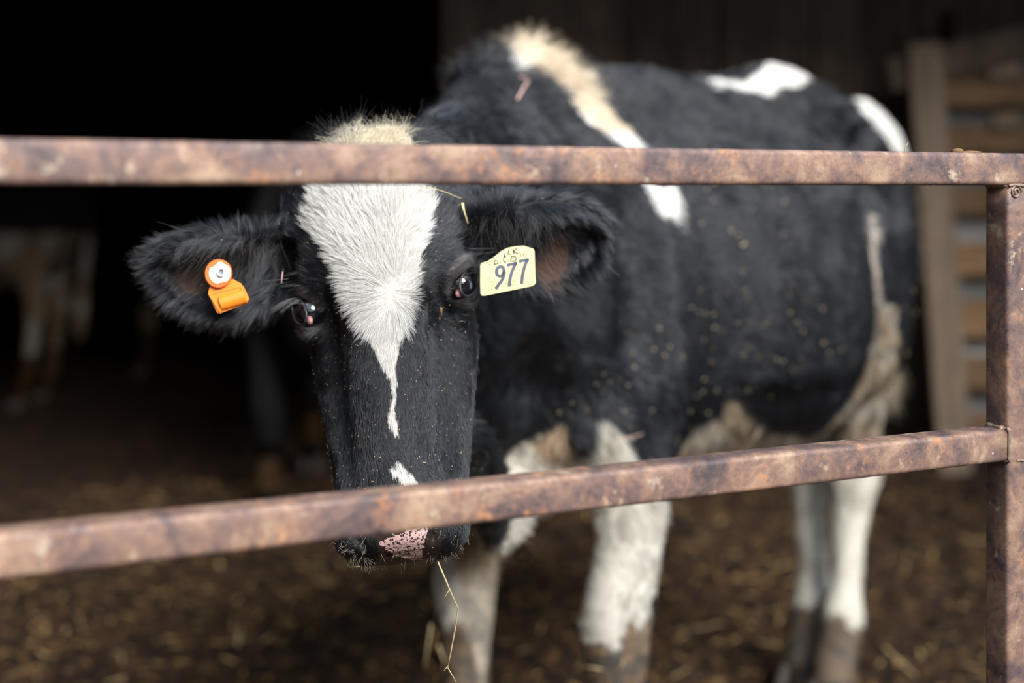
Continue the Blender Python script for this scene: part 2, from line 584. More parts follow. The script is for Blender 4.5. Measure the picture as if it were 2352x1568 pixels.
straw('straw_wisp', [q, q + np.array([.001, 0, .006]), q + np.array([.0045, 0, .011])], .0006, 'tiny hooked wisp of straw standing on the top rail', M_straw)

# ------------------------------------------------------------------ implicit surfaces for the animals
def smin(a, b, k):
    h = np.maximum(k - np.abs(a - b), 0) / k
    return np.minimum(a, b) - h * h * k * 0.25


def smax(a, b, k):
    return -smin(-a, -b, k)


class Ell:
    def __init__(s, c, r, ax=None, k=0.03, cut=False):
        s.c = np.array(c, float); s.r = np.array(r, float)
        s.ax = np.eye(3) if ax is None else np.array(ax, float)   # rows are axes
        s.k = k; s.cut = cut
        m = np.max(s.r)
        s.lo = s.c - m; s.hi = s.c + m

    def d(s, p):
        q = (p - s.c) @ s.ax.T
        k0 = np.sqrt(((q / s.r) ** 2).sum(1)) + 1e-9
        k1 = np.sqrt(((q / s.r ** 2) ** 2).sum(1)) + 1e-9
        return k0 * (k0 - 1) / k1


class Loft:
    """tube through stations (centre, side vector, half side, half other)"""
    def __init__(s, st, k=0.03, sub=4, cut=False):
        P = np.array([a[0] for a in st], float)
        U = unit(np.array([a[1] for a in st], float))
        R = np.array([(a[2], a[3]) for a in st], float)
        # Catmull-Rom refinement
        def cr(A, i, t):
            n = len(A)
            a0, a1, a2, a3 = A[max(i - 1, 0)], A[i], A[i + 1], A[min(i + 2, n - 1)]
            return 0.5 * ((2 * a1) + (-a0 + a2) * t + (2 * a0 - 5 * a1 + 4 * a2 - a3) * t * t + (-a0 + 3 * a1 - 3 * a2 + a3) * t ** 3)
        PP, UU, RR = [], [], []
        for i in range(len(P) - 1):
            for j in range(sub):
                t = j / sub
                PP.append(cr(P, i, t)); UU.append(U[i] * (1 - t) + U[i + 1] * t); RR.append(np.maximum(cr(R, i, t), 0.003))
        PP.append(P[-1]); UU.append(U[-1]); RR.append(R[-1])
        s.P = np.array(PP); s.U = unit(np.array(UU)); s.R = np.array(RR)
        s.k = k; s.cut = cut
        m = s.R.max(1)[:, None]
        s.lo = (s.P - m).min(0); s.hi = (s.P + m).max(0)

    def d(s, p):
        best = np.full(len(p), 1.0)
        pf = p
        for i in range(len(s.P) - 1):
            a, b = s.P[i], s.P[i + 1]
            mr = max(s.R[i].max(), s.R[i + 1].max()) + 0.09
            sel = np.nonzero(((pf > np.minimum(a, b) - mr) & (pf < np.maximum(a, b) + mr)).all(1))[0]
            if len(sel) == 0: continue
            p = pf[sel]
            ab = b - a
            L = np.linalg.norm(ab)
            t = np.clip(((p - a) @ ab) / (L * L), 0, 1)[:, None]
            c = a + t * ab
            r = s.R[i] * (1 - t) + s.R[i + 1] * t
            dr = ab / L
            u = s.U[i] * 0.5 + s.U[i + 1] * 0.5
            u = u - dr * (u @ dr); u /= np.linalg.norm(u)
            w = np.cross(dr, u)
            q = p - c
            x = q @ u; y = q @ w; z = q @ dr
            rz = r.min(1)
            k0 = np.sqrt((x / r[:, 0]) ** 2 + (y / r[:, 1]) ** 2 + (z / rz) ** 2) + 1e-9
            k1 = np.sqrt((x / r[:, 0] ** 2) ** 2 + (y / r[:, 1] ** 2) ** 2 + (z / rz ** 2) ** 2) + 1e-9
            d = k0 * (k0 - 1) / k1
            best[sel] = np.minimum(best[sel], d)
        return best


def sdf(prims, p):
    out = np.full(len(p), 1.0)
    for pr in prims:
        m = np.all((p > pr.lo - 0.09) & (p < pr.hi + 0.09), axis=1)
        if not m.any(): continue
        idx = np.nonzero(m)[0]
        d = pr.d(p[idx])
        if pr.cut:
            out[idx] = smax(out[idx], -d, pr.k)
        else:
            out[idx] = smin(out[idx], d, pr.k)
    return out


def surface(prims, h, lo, hi):
    """surface nets on a sparse grid of 4x4x4 blocks"""
    lo = np.array(lo, float); hi = np.array(hi, float)
    H = 4 * h
    n = np.ceil((hi - lo) / H).astype(int)
    g = np.stack(np.meshgrid(*[np.arange(k) for k in n], indexing='ij'), -1).reshape(-1, 3)
    f = sdf(prims, lo + (g + 0.5) * H)
    g = g[np.abs(f) < H * 1.25]
    o5 = np.stack(np.meshgrid(*[np.arange(5)] * 3, indexing='ij'), -1).reshape(-1, 3)
    ip = (g[:, None, :] * 4 + o5[None]).reshape(-1, 3).astype(np.int64)
    M = (n * 4 + 2).astype(np.int64)
    uk, uinv = np.unique((ip[:, 0] * M[1] + ip[:, 1]) * M[2] + ip[:, 2], return_inverse=True)
    pts = lo + np.stack([uk // (M[1] * M[2]), (uk // M[2]) % M[1], uk % M[2]], 1) * h
    f = np.empty(len(pts))
    for a in range(0, len(pts), 400000):
        f[a:a + 400000] = sdf(prims, pts[a:a + 400000])
    f = f[uinv].reshape(-1, 5, 5, 5)
    corners = [f[:, i:i + 4, j:j + 4, k:k + 4] for i in (0, 1) for j in (0, 1) for k in (0, 1)]
    off = [(i, j, k) for i in (0, 1) for j in (0, 1) for k in (0, 1)]
    ins = [c < 0 for c in corners]
    cnt = sum(x.astype(int) for x in ins)
    act = (cnt > 0) & (cnt < 8)
    bi, ci, cj, ck = np.nonzero(act)
    cell = g[bi] * 4 + np.stack([ci, cj, ck], 1)
    C = np.stack([c[act] for c in corners], 1)
    acc = np.zeros((len(C), 3)); num = np.zeros(len(C))
    for a in range(8):
        for b in range(a + 1, 8):
            df = np.abs(np.array(off[a]) - np.array(off[b]))
            if df.sum() != 1: continue
            m = (C[:, a] < 0) != (C[:, b] < 0)
            t = C[m, a] / (C[m, a] - C[m, b])
            acc[m] += np.array(off[a]) * (1 - t[:, None]) + np.array(off[b]) * t[:, None]
            num[m] += 1
    V = lo + (cell + acc / num[:, None]) * h
    key = (cell[:, 0].astype(np.int64) * M[1] + cell[:, 1]) * M[2] + cell[:, 2]
    order = np.argsort(key); ks = key[order]
    def find(c):
        k = (c[:, 0].astype(np.int64) * M[1] + c[:, 1]) * M[2] + c[:, 2]
        i = np.searchsorted(ks, k); i = np.minimum(i, len(ks) - 1)
        return np.where(ks[i] == k, order[i], -1)
    Q = []
    for ax, ob in ((0, 4), (1, 2), (2, 1)):
        m = (C[:, 0] < 0) != (C[:, ob] < 0)
        c = cell[m]; s = C[m, 0] < 0
        u, v = [(1, 2), (2, 0), (0, 1)][ax]
        du = np.zeros(3, int); du[u] = 1
        dv = np.zeros(3, int); dv[v] = 1
        q = np.stack([find(c), find(c - du), find(c - du - dv), find(c - dv)], 1)
        ok = (q >= 0).all(1)
        q = q[ok]; s = s[ok]
        q[~s] = q[~s][:, ::-1]
        Q.append(q)
    return V, np.concatenate(Q)


def grad(prims, p, e=0.002):
    g = np.empty_like(p)
    for i in range(3):
        d = np.zeros(3); d[i] = e
        g[:, i] = sdf(prims, p + d) - sdf(prims, p - d)
    return unit(g)


def refine(V, Q, sel, prims):
    """split the selected quads in four, keep the mesh closed, pull new points onto the surface"""
    E = np.concatenate([Q[:, [0, 1]], Q[:, [1, 2]], Q[:, [2, 3]], Q[:, [3, 0]]])
    nq = len(Q)
    Es = np.sort(E, 1)
    key = Es[:, 0].astype(np.int64) * len(V) + Es[:, 1]
    uk, inv = np.unique(key, return_inverse=True)
    inv = inv.reshape(4, nq).T
    used = np.zeros(len(uk), bool); used[inv[sel].ravel()] = True
    mid = np.full(len(uk), -1); mid[used] = len(V) + np.arange(used.sum())
    ua, ub = uk // len(V), uk % len(V)
    VM = (V[ua[used]] + V[ub[used]]) / 2
    fc = Q[sel]
    VC = V[fc].mean(1)
    ci = len(V) + len(VM) + np.arange(len(fc))
    m = mid[inv[sel]]
    quads = np.concatenate([np.stack([fc[:, i], m[:, i], ci, m[:, i - 1]], 1) for i in range(4)])
    rest = Q[~sel]; mr = mid[inv[~sel]]
    clean = (mr < 0).all(1)
    F_ = quads.tolist() + rest[clean].tolist()
    for q, e in zip(rest[~clean], mr[~clean]):
        f = []
        for i in range(4):
            f.append(int(q[i]))
            if e[i] >= 0: f.append(int(e[i]))
        F_.append(f)
    V2 = np.concatenate([V, VM, VC])
    ids = np.unique(np.concatenate([quads.ravel()]))
    P = V2[ids]
    for _ in range(2):
        d = sdf(prims, P)
        P = P - grad(prims, P) * np.clip(d, -0.004, 0.004)[:, None]
    V2[ids] = P
    return V2, F_, quads

# ------------------------------------------------------------------ the anatomy of a cow, in its own frame
class Frame:
    def __init__(s, O, rear, head):
        s.O = np.array(O, float)
        s.r = unit(np.array([rear[0], rear[1], 0.0]))
        s.v = np.array([s.r[1], -s.r[0], 0.0])
        s.H0, s.ea, s.eb, s.ec = head

    def B(s, a, l, z):
        return s.O + a * s.r + l * s.v + np.array([0, 0, z])

    def sl(s, p):
        q = p - s.O
        return q @ s.r, q @ s.v, q[..., 2]

    def H(s, a, b, c):
        return s.H0 + a * s.ea + b * s.eb + c * s.ec

    def hl(s, p):
        q = p - s.H0
        return q @ s.ea, q @ s.eb, q @ s.ec


def head_axes(p0, p1, right):
    eb = unit(p1 - p0)
    ea = unit(np.array(right, float)); ea = unit(ea - eb * (ea @ eb))
    ec = np.cross(ea, -eb)
    if ec[1] > 0: ec = -ec
    return ea, eb, ec


def limb(fr, pts, k=0.05, sub=3):
    return Loft([(fr.B(a, l, z), fr.v, rl, rs) for (a, l, z, rl, rs) in pts], k=k, sub=sub)


def cow_prims(fr, legs, tail, neck, ears=True, ear_st=None):
    B = fr.B; v = fr.v; r = fr.r; up = np.array([0, 0, 1.0])
    P = []
    # barrel
    P.append(limb(fr, [(-.22, 0, .99, .13, .24), (-.08, 0, .985, .19, .31), (.12, 0, .98, .255, .35), (.38, 0, .985, .325, .385),
                       (.62, 0, .99, .345, .39), (.84, 0, 1.03, .30, .36), (1.0, 0, 1.12, .21, .28), (1.10, 0, 1.17, .15, .20)], k=.05, sub=3))
    # spine ridge with withers and high sacrum
    P.append(limb(fr, [(-.12, 0, 1.30, .055, .09), (.02, 0, 1.33, .045, .105), (.14, 0, 1.335, .055, .10), (.3, 0, 1.335, .08, .10), (.5, 0, 1.345, .09, .085),
                       (.68, 0, 1.375, .09, .075), (.78, 0, 1.40, .08, .08), (.9, 0, 1.385, .08, .075), (1.02, 0, 1.355, .075, .075), (1.14, 0, 1.335, .06, .065)], k=.10, sub=3))
    for sd in (1, -1):
        # scapula, shoulder point, upper arm
        P.append(limb(fr, [(.06, sd * .075, 1.36, .035, .06), (.0, sd * .145, 1.20, .055, .12), (-.10, sd * .195, 1.02, .075, .12), (-.16, sd * .20, .92, .075, .09), (-.06, sd * .20, .82, .075, .10), (.02, sd * .19, .76, .065, .08)], k=.07))
        # triceps
        P.append(Ell(B(.06, sd * .20, .93), (.09, .075, .16), [r, v, up], k=.08))
        # hook bones, rump, pin bones
        P.append(Ell(B(.76, sd * .235, 1.315), (.065, .045, .055), [r, v, up], k=.09))
        P.append(limb(fr, [(.76, sd * .19, 1.30, .05, .06), (.93, sd * .145, 1.27, .08, .09), (1.06, sd * .11, 1.26, .06, .08), (1.16, sd * .08, 1.28, .04, .045)], k=.08))
        # thigh
        hk = legs[2 if sd > 0 else 3]
        P.append(limb(fr, [(.96, sd * .12, 1.15, .09, .17), (.96, sd * .125, 1.0, .088, .165), (.97, sd * .115, .86, .075, .135)] + hk['thigh'], k=.07))
        P.append(Ell(B(.84, sd * .22, .86), (.075, .06, .10), [r, v, up], k=.09))
        P.append(limb(fr, hk['shank'], k=.035))
        fl = legs[0 if sd > 0 else 1]
        P.append(limb(fr, fl['arm'], k=.06))
        # flank hollow in front of the hook bone
        P.append(Ell(B(.64, sd * .29, 1.27), (.09, .055, .085), [r, v, up], k=.09, cut=True))
        P.append(Ell(B(.90, sd * .30, 1.22), (.09, .05, .06), [r, v, up], k=.09, cut=True))
        # ribs
        for i in range(5):
            a = .30 + i * .07
            P.append(limb(fr, [(a - .03, sd * .24, 1.22, .008, .010), (a + .0, sd * .312, 1.02, .008, .012), (a + .02, sd * .305, .85, .006, .010)], k=.07, sub=2))
    # brisket and dewlap
    P.append(limb(fr, [(-.20, 0, .80, .14, .15), (-.14, 0, .72, .14, .12), (.0, 0, .69, .14, .09), (.15, 0, .68, .15, .09)], k=.08))
    P.append(limb(fr, [(-.24, -.02, .70, .05, .07), (-.18, -.02, .63, .05, .06), (-.1, -.01, .60, .04, .05)], k=.05))
    # neck
    P.append(Loft([(p, sv, a, b) for (p, sv, a, b) in neck['main']], k=.09, sub=3))
    for L in neck['extra']:
        P.append(Loft(L, k=.05, sub=3))
    P.append(Loft([(p, v, q, q) for (p, q) in tail], k=.025, sub=3))
    # head
    H = fr.H; A = [fr.ea, fr.eb, fr.ec]; ea = fr.ea
    def E(a, b, c, r3, k=.02, cut=False, ax=None):
        P.append(Ell(H(a, b, c), r3, A if ax is None else ax, k, cut))
    E(0, .12, -.045, (.100, .13, .085), .05)
    E(0, .070, -.045, (.092, .060, .07), .04)
    E(0, .034, -.035, (.060, .040, .052), .04)
    for sd in (1, -1): E(sd * .070, .068, -.05, (.038, .045, .05), .04)
    P.append(Loft([(H(0, b, c), ea, ra, rc) for (b, c, ra, rc) in
                   [(.10, -.02, .088, .06), (.18, -.015, .083, .063), (.25, -.012, .066, .062), (.32, -.012, .056, .060), (.40, -.012, .052, .056), (.445, -.008, .054, .050), (.475, -.010, .054, .040)]], k=.022, sub=4))
    # lower jaw and throat
    P.append(Loft([(H(0, b, c), ea, ra, rc) for (b, c, ra, rc) in
                   [(.14, -.15, .075, .07), (.22, -.14, .08, .07), (.32, -.105, .068, .055), (.42, -.07, .055, .045), (.470, -.052, .048, .030)]], k=.045, sub=3))
    for sd in (1, -1):
        P.append(Loft([(H(sd * x, b, c), ea, ra, rc) for (x, b, c, ra, rc) in
                       [(.062, .15, -.10, .034, .06), (.070, .24, -.092, .036, .062), (.063, .32, -.078, .033, .052), (.053, .40, -.060, .030, .045), (.05, .46, -.035, .028, .04)]], k=.026, sub=3))
        # orbit and brow
        E(sd * .086, .197 - sd * .007, -.030, (.032, .042, .034), .022)
        E(sd * .080, .150, -.018, (.026, .035, .026), .03)
        # hollow in front of the eye, groove beside the nose bridge
        E(sd * .080, .262, .030, (.012, .05, .022), .03, True)
        E(sd * .074, .240, .006, (.013, .030, .018), .032, True)
        E(sd * .078, .300, .0, (.010, .05, .016), .04, True)
        # ear base
        E(sd * .100, .105, -.055, (.035, .035, .035), .04)
        # lips and nostril wings
        E(sd * .044, .482, .004, (.034, .030, .044), .022)
        E(sd * .044, .490, -.024, (.028, .020, .034), .02)
        E(sd * .043, .490, .044, (.009, .017, .020), .008, True, [unit(fr.ea + sd * .5 * fr.eb), unit(fr.eb - sd * .5 * fr.ea), fr.ec])
        # eye opening
        ax = [unit(sd * fr.ea + .8 * fr.ec), unit(fr.eb + .38 * fr.ec * 0 - .30 * sd * fr.ea), fr.ec]
        n = unit(.80 * sd * fr.ea + .60 * fr.ec)
        t1 = unit(fr.eb - .6 * sd * fr.ea + .8 * fr.ec); t1 = unit(t1 - n * (t1 @ n)); t2 = np.cross(n, t1)
        P.append(Ell(H(sd * .100, .200 - sd * .007, -.016), (.030, .0225, .0140), [n, t1, t2], .008, True))
    E(0, .482, .004, (.056, .028, .050), .03)
    E(0, .486, -.050, (.042, .018, .030), .02)
    E(0, .506, .0, (.060, .003, .03), .006, True)
    if ear_st:
        for (main, carve) in ear_st:
            P.append(Loft(main, k=.022, sub=3))
            L = Loft(carve, k=.010, sub=3, cut=True)
            P.append(L)
    return P


def hoof_mesh(mb, c, fwd, side, up, L=.11, w=.030, h=.055):
    """one claw of a cloven hoof: a wedge, rounded at the toe"""
    n = 10
    V = []
    for lev, (z, sc, sh) in enumerate(((0, 1.0, 0.0), (.35, .95, -.008), (.75, .84, -.02), (1.0, .72, -.03))):
        for k in range(n):
            a = 2 * math.pi * k / n
            x = math.cos(a) * L * .5 * sc + sh
            y = math.sin(a) * w * sc * (1.0 if math.cos(a) < .3 else .82)
            V.append(c + fwd * x + side * y + up * (z * h))
    Fc = []
    for l in range(3):
        for k in range(n):
            Fc.append((l * n + k, l * n + (k + 1) % n, (l + 1) * n + (k + 1) % n, (l + 1) * n + k))
    Fc.append(tuple(range(n - 1, -1, -1))); Fc.append(tuple(range(3 * n, 4 * n)))
    mb.add(V, Fc)


# ---- the main cow
pH0 = W(852, 322, 1.80); pH1 = W(928, 1300, 1.665)
ea, eb, ec = head_axes(pH0, pH1, (0.989, 0.0, 0.148))
FR = Frame((.05, 2.68, 0), (.682, .731), (pH0, ea, eb, ec))
B = FR.B; vv = FR.v; rr = FR.r

legs = [
    {'arm': [(.0, .195, .84, .08, .10), (.01, .215, .70, .068, .075), (.005, .210, .56, .058, .058), (-.010, .200, .45, .064, .064), (-.010, .194, .39, .062, .062), (-.005, .19, .31, .052, .052), (-.005, .19, .20, .044, .044), (-.01, .19, .15, .052, .054), (-.035, .19, .07, .045, .05)]},
    {'arm': [(-.03, -.17, .84, .08, .10), (-.04, -.155, .70, .066, .075), (-.04, -.145, .56, .056, .058), (-.05, -.145, .45, .058, .058), (-.05, -.145, .39, .055, .054), (-.04, -.15, .31, .044, .044), (-.04, -.15, .20, .040, .040), (-.045, -.15, .15, .050, .052), (-.07, -.15, .07, .045, .05)]},
    {'thigh': [(.99, .105, .73, .065, .095), (1.01, .095, .60, .05, .06), (1.02, .088, .52, .046, .056)],
     'shank': [(1.03, .10, .57, .044, .054), (1.015, .09, .50, .045, .055), (1.0, .087, .40, .037, .040), (.985, .086, .28, .033, .036), (.97, .086, .20, .045, .047), (.955, .086, .14, .046, .046), (.93, .086, .06, .046, .05)]},
    {'thigh': [(1.05, -.12, .73, .075, .10), (1.07, -.085, .60, .052, .062), (1.065, -.065, .52, .046, .056)],
     'shank': [(1.075, -.075, .57, .044, .054), (1.06, -.065, .50, .045, .055), (1.05, -.05, .40, .036, .040), (1.04, -.035, .28, .033, .036), (1.03, -.028, .20, .045, .047), (1.015, -.028, .14, .046, .046), (.99, -.028, .06, .046, .05)]},
]
tail = [(B(1.10, 0, 1.36), .05), (W(1962, 252, 3.56), .035), (W(2012, 284, 3.63), .030), (W(2050, 335, 3.67), .028), (W(2062, 430, 3.67), .026), (W(2060, 540, 3.65), .024), (W(2048, 640, 3.61), .022), (W(2030, 730, 3.57), .02), (W(2018, 790, 3.55), .018)]
sx = np.array([1.0, 0, 0])
neck = {'main': [(np.array([-.155, 1.93, 1.13]), sx, .085, .12), (np.array([-.12, 2.08, 1.10]), sx, .10, .17), (np.array([-.07, 2.27, 1.08]), unit([1, -.2, 0]), .12, .23), (np.array([-.02, 2.45, 1.06]), unit([1, -.5, 0]), .15, .29), (B(-.06, 0, 1.04), vv, .17, .33)],
        'extra': [
            # crest
            [(W(935, 400, 1.90), sx, .055, .06), (W(985, 385, 2.06), sx, .05, .06), (W(1050, 285, 2.30), sx, .045, .06), (W(1120, 205, 2.52), sx, .045, .06), (W(1215, 175, 2.68), vv, .05, .06)],
            # throat fold and dewlap
            [(W(1010, 1000, 1.92), sx, .045, .05), (W(1075, 1050, 2.06), sx, .035, .05), (W(1125, 1130, 2.20), sx, .028, .06), (W(1135, 1190, 2.30), sx, .022, .05), (W(1165, 1180, 2.42), sx, .04, .05)],
        ]}


def ear_lofts(px_st, dn, wall=.011):
    """px_st: (px, py, depth, half width m, half thickness m); dn: direction the hollow faces"""
    dn = unit(np.array(dn, float))
    C = [W(a, b, d) for (a, b, d, w, t) in px_st]
    main, carve = [], []
    for i, (a, b, d, w, t) in enumerate(px_st):
        t_ = unit(C[min(i + 1, len(C) - 1)] - C[max(i - 1, 0)])
        side = unit(np.cross(t_, dn))
        main.append((C[i], side, w, t))
        if 0 < i:
            tt = unit(np.array([t_[0], t_[1], t_[2]]))
            carve.append((C[i] + dn * (t * .95) - tt * (.012 if i == len(C) - 1 else 0), side, max(w - wall, .004), t * 1.02))
    return main, carve


EAR_R = ear_lofts([(690, 556, 1.815, .026, .026), (650, 582, 1.80, .038, .028), (592, 618, 1.79, .056, .031), (520, 634, 1.785, .061, .031), (440, 628, 1.79, .051, .027), (385, 612, 1.80, .034, .018), (352, 604, 1.81, .012, .010)], (.12, -1, -.22))
EAR_L = ear_lofts([(1065, 520, 1.82, .028, .028), (1110, 520, 1.80, .034, .030), (1165, 530, 1.79, .048, .034), (1235, 560, 1.80, .064, .034), (1300, 560, 1.82, .062, .030), (1350, 545, 1.84, .044, .021), (1380, 520, 1.86, .015, .010)], (-.05, -1, -.38))
PR = cow_prims(FR, legs, tail, neck, ear_st=[EAR_R, EAR_L])


def trace(px, py, d0=2.2):
    """first point of the cow's skin along the sight line of a pixel"""
    o = np.array([0, 0, CAMZ]); t = unit(W(px, py, 1.0) - o)
    u = d0
    for _ in range(60):
        d = sdf(PR, (o + t * u)[None])[0]
        u += min(d, .08) * .8
        if abs(d) < .001: break
    return o + t * u


def fold(pts, r, k, out=.6):
    """a skin fold pressed into the flank along points of the visible side"""
    st = []
    for (x, y) in pts:
        p = trace(x, y); n = grad(PR, p[None])[0]
        st.append((p + n * r * out, n, r, r))
    return Loft(st, k=k, sub=3, cut=True)


FOLDS = [fold([(1790, 250), (1850, 275), (1910, 305), (1965, 350)], .022, .05, .35),
         fold([(1972, 225), (1985, 330), (1990, 430), (1988, 520)], .020, .05, .4),
         fold([(1445, 540), (1462, 640), (1470, 760), (1490, 880), (1530, 980)], .035, .08, .5),
         fold([(1180, 880), (1250, 900), (1320, 930)], .05, .09, .3),
         fold([(1640, 300), (1750, 330), (1850, 400)], .02, .06, .6)]
PR = PR + FOLDS

# ------------------------------------------------------------------ colours of the main cow's coat
def proj(p):
    p = np.asarray(p, float)
    return 1176.0 + p[:, 0] / p[:, 1] * F, HOR + (CAMZ - p[:, 2]) / p[:, 1] * F


BLAZE = [[(735, 240), (930, 240), (945, 330), (962, 425), (985, 452), (1001, 474), (985, 500), (972, 540), (962, 590), (948, 650), (940, 700), (930, 752), (917, 800), (907, 838), (912, 872),
          (908, 905), (907, 935), (905, 958), (912, 975), (916, 1004), (902, 984), (890, 972), (892, 955), (897, 930), (903, 905), (898, 868), (878, 838), (858, 795), (838, 750), (815, 715), (793, 665), (773, 610), (748, 568), (722, 545), (697, 524), (705, 495), (714, 440), (722, 330)],
         [(896, 1078), (912, 1058), (922, 1064), (932, 1080), (950, 1090), (962, 1108), (964, 1150), (975, 1200), (960, 1225), (945, 1190), (934, 1135), (925, 1112), (915, 1092), (900, 1088)]]
STRIPE = [(1150, 60), (1285, 60), (1300, 150), (1352, 195), (1402, 255), (1444, 290), (1476, 335), (1500, 425), (1555, 425), (1560, 470), (1570, 522), (1545, 490), (1525, 502), (1502, 480), (1475, 425), (1425, 335), (1388, 310), (1338, 265), (1288, 202), (1240, 152), (1180, 158)]
RUMP = [(1620, 183), (1700, 188), (1740, 176), (1760, 130), (1850, 130), (1852, 184), (1820, 196), (1788, 201), (1764, 214), (1700, 208), (1640, 200)]
TAILW = [(1950, 215), (1995, 215), (2100, 345), (2100, 365), (2056, 352), (2012, 292), (1978, 250)]
CHEST = [(1060, 1330), (1095, 1150), (1150, 1062), (1200, 1022), (1262, 988), (1296, 968), (1318, 1040), (1345, 1048), (1365, 1032), (1374, 965), (1400, 965), (1448, 1018), (1465, 1070), (1500, 1120), (1545, 1160), (1545, 1380), (1498, 1366), (1492, 1460), (1500, 1900), (800, 1900), (960, 1200)]
BELLY = [(1545, 1090), (1562, 1030), (1600, 985), (1650, 960), (1664, 924), (1690, 918), (1722, 952), (1760, 990), (1850, 1002), (1890, 985), (1940, 930), (1985, 860), (2006, 760), (2016, 700), (2060, 700), (2060, 900), (2060, 1900), (1700, 1900), (1560, 1150)]
PINKNOSE = [(868, 1246), (895, 1236), (930, 1222), (955, 1190), (992, 1190), (975, 1240), (966, 1284), (950, 1286), (915, 1276), (890, 1262)]
NOSEPAD = [(852, 1195), (985, 1195), (978, 1240), (990, 1290), (1000, 1304), (850, 1308), (872, 1270)]
EYE_B = {1: .193, -1: .207}


def coat(p, n):
    """returns colour, whiteness, dirt, pink, hairless mask for points of the body"""
    N_ = len(p)
    px, py = proj(p)
    a, b, c = FR.hl(p); s, l, z = FR.sl(p)
    head = (p[:, 1] < 2.0) & (b > -.08) & (b < .58) & (np.abs(a) < .16) & (c > -.19)
    toward = ((np.array([0, 0, CAMZ]) - p) * n).sum(1) > -.10
    white = np.zeros(N_, bool)
    jx = (fnoise(p, 90, 21, 2) - .5) * 7; jy = (fnoise(p, 90, 22, 2) - .5) * 7
    X, Y = px + jx, py + jy
    for pl in BLAZE: white |= inpoly(X, Y, pl) & head & (c > -.09)
    body = ~head & (p[:, 1] > 2.25)
    vis = body & toward
    jx = (fnoise(p, 30, 23, 3) - .5) * 34; jy = (fnoise(p, 30, 24, 3) - .5) * 34
    X, Y = px + jx * .6, py + jy * .6
    for pl in (STRIPE, RUMP, TAILW): white |= inpoly(X, Y, pl) & vis & (z > .85)
    white |= inpoly(X, Y, CHEST) & vis & (s < .45) & (z < .9)
    white |= inpoly(X, Y, BELLY) & vis & (s > .1) & (z < 1.05)
    # the side away from the camera has the same kind of patches
    far = body & ~toward
    ns = fnoise(p, 2.2, 31, 2)
    white |= far & ((z < .58) | (ns > .62))
    white |= body & (z < .60) & ~((px > 1490) & (px < 1512) & (py > 1360) & (s < .3))
    # dirt
    nd = fnoise(p, 24, 41, 3)
    dirt = np.zeros(N_)
    fore = s < .45
    dirt = np.where(body & fore & (z < np.where(l > 0, .415, .385) + (nd - .5) * .12), .88, dirt)
    dirt = np.where(body & ~fore & (z < .20 + (nd - .5) * .10), .90, dirt)
    dirt = np.maximum(dirt, np.where(body & white & (nd > .56) & (z < .9), .30, 0))
    bel = body & white & (z > .55) & (z < 1.05) & (s > .16)
    dirt = np.maximum(dirt, np.where(bel & (nd > .44), .92, np.where(bel, .6, 0)))
    brisk = body & (s < .1) & (np.abs(l) < .11) & (z < .60)
    dirt = np.where(brisk, .6, dirt)
    col = np.where(white[:, None], np.array([.76, .74, .70]), np.array([.0062, .0068, .0088]))
    leg_w = white & body & (z < .9)
    col = np.where(leg_w[:, None], np.array([.80, .755, .66]), col)
    strp = vis & inpoly(px, py, [(1100, 60), (1500, 60), (1500, 300), (1380, 300)]) & white
    col = np.where(strp[:, None], np.array([.70, .58, .43]), col)
    cre = body & inpoly(px, py, [(1210, 1020), (1300, 960), (1320, 1050), (1260, 1060)]) & white
    col = np.where(cre[:, None], np.array([.82, .62, .42]), col)
    top = head & white & (b < .045)
    col = np.where(top[:, None], np.array([.74, .64, .46]), col)
    # pale dirty line down the back of the thigh
    ln = vis & (np.abs(px - (2000 + (py - 500) * .09)) < 7) & (py > 490) & (py < 760)
    col = np.where(ln[:, None], np.array([.30, .26, .22]), col)
    m1 = np.clip((fnoise(p, 38, 43, 3) - .46) * 14 + .5, 0, 1)[:, None]
    m2 = np.clip((fnoise(p, 110, 45, 2) - .50) * 10 + .5, 0, 1)[:, None]
    brown = np.array([.030, .017, .008]) * (1 - m1) + np.array([.165, .088, .036]) * m1
    tan_ = np.array([.075, .046, .024]) * (1 - m1) + np.array([.36, .265, .165]) * m1
    dc = np.where((bel | brisk)[:, None], tan_, brown) * (.6 + .6 * m2)
    grimy = np.where((z < .25) & body & ~fore, .8, 1.0)[:, None]
    col = col * (1 - dirt[:, None]) + dc * grimy * dirt[:, None]
    # nose
    pad = head & (b > .43) & inpoly(px + (jx * .1), py, NOSEPAD) & (c > -.02)
    pink = pad & inpoly(px + jx * .15, py + jy * .15, PINKNOSE)
    nost = head & (b > .43) & inpoly(px, py, [(988, 1215), (1012, 1222), (1018, 1255), (1000, 1288), (978, 1296), (974, 1250)])
    pad = pad | nost; pink = pink & ~nost
    bare = pad.copy()
    col = np.where(pad[:, None], np.array([.035, .024, .022]), col)
    # greyish lids and dusty corners below the eyes, brown insides of the ears
    for sd in (1, -1):
        q = FR.H(sd * .104, EYE_B[sd], -.008)
        r_ = np.linalg.norm(p - q, axis=1)
        g = head & (r_ < .034) & (~white)
        col = np.where(g[:, None], np.array([.045, .040, .040]), col)
        q2 = FR.H(sd * .090, EYE_B[sd] + .040, .010)
        r2 = np.linalg.norm(p - q2, axis=1)
        g2 = head & (r2 < .020) & ~white & (fnoise(p, 150, 5, 2) > .45)
        col = np.where(g2[:, None], np.array([.12, .095, .075]), col)
        bare |= r_ < .0265
    ear = (p[:, 1] < 2.0) & (np.abs(a) > .125) & (p[:, 2] > 1.0)
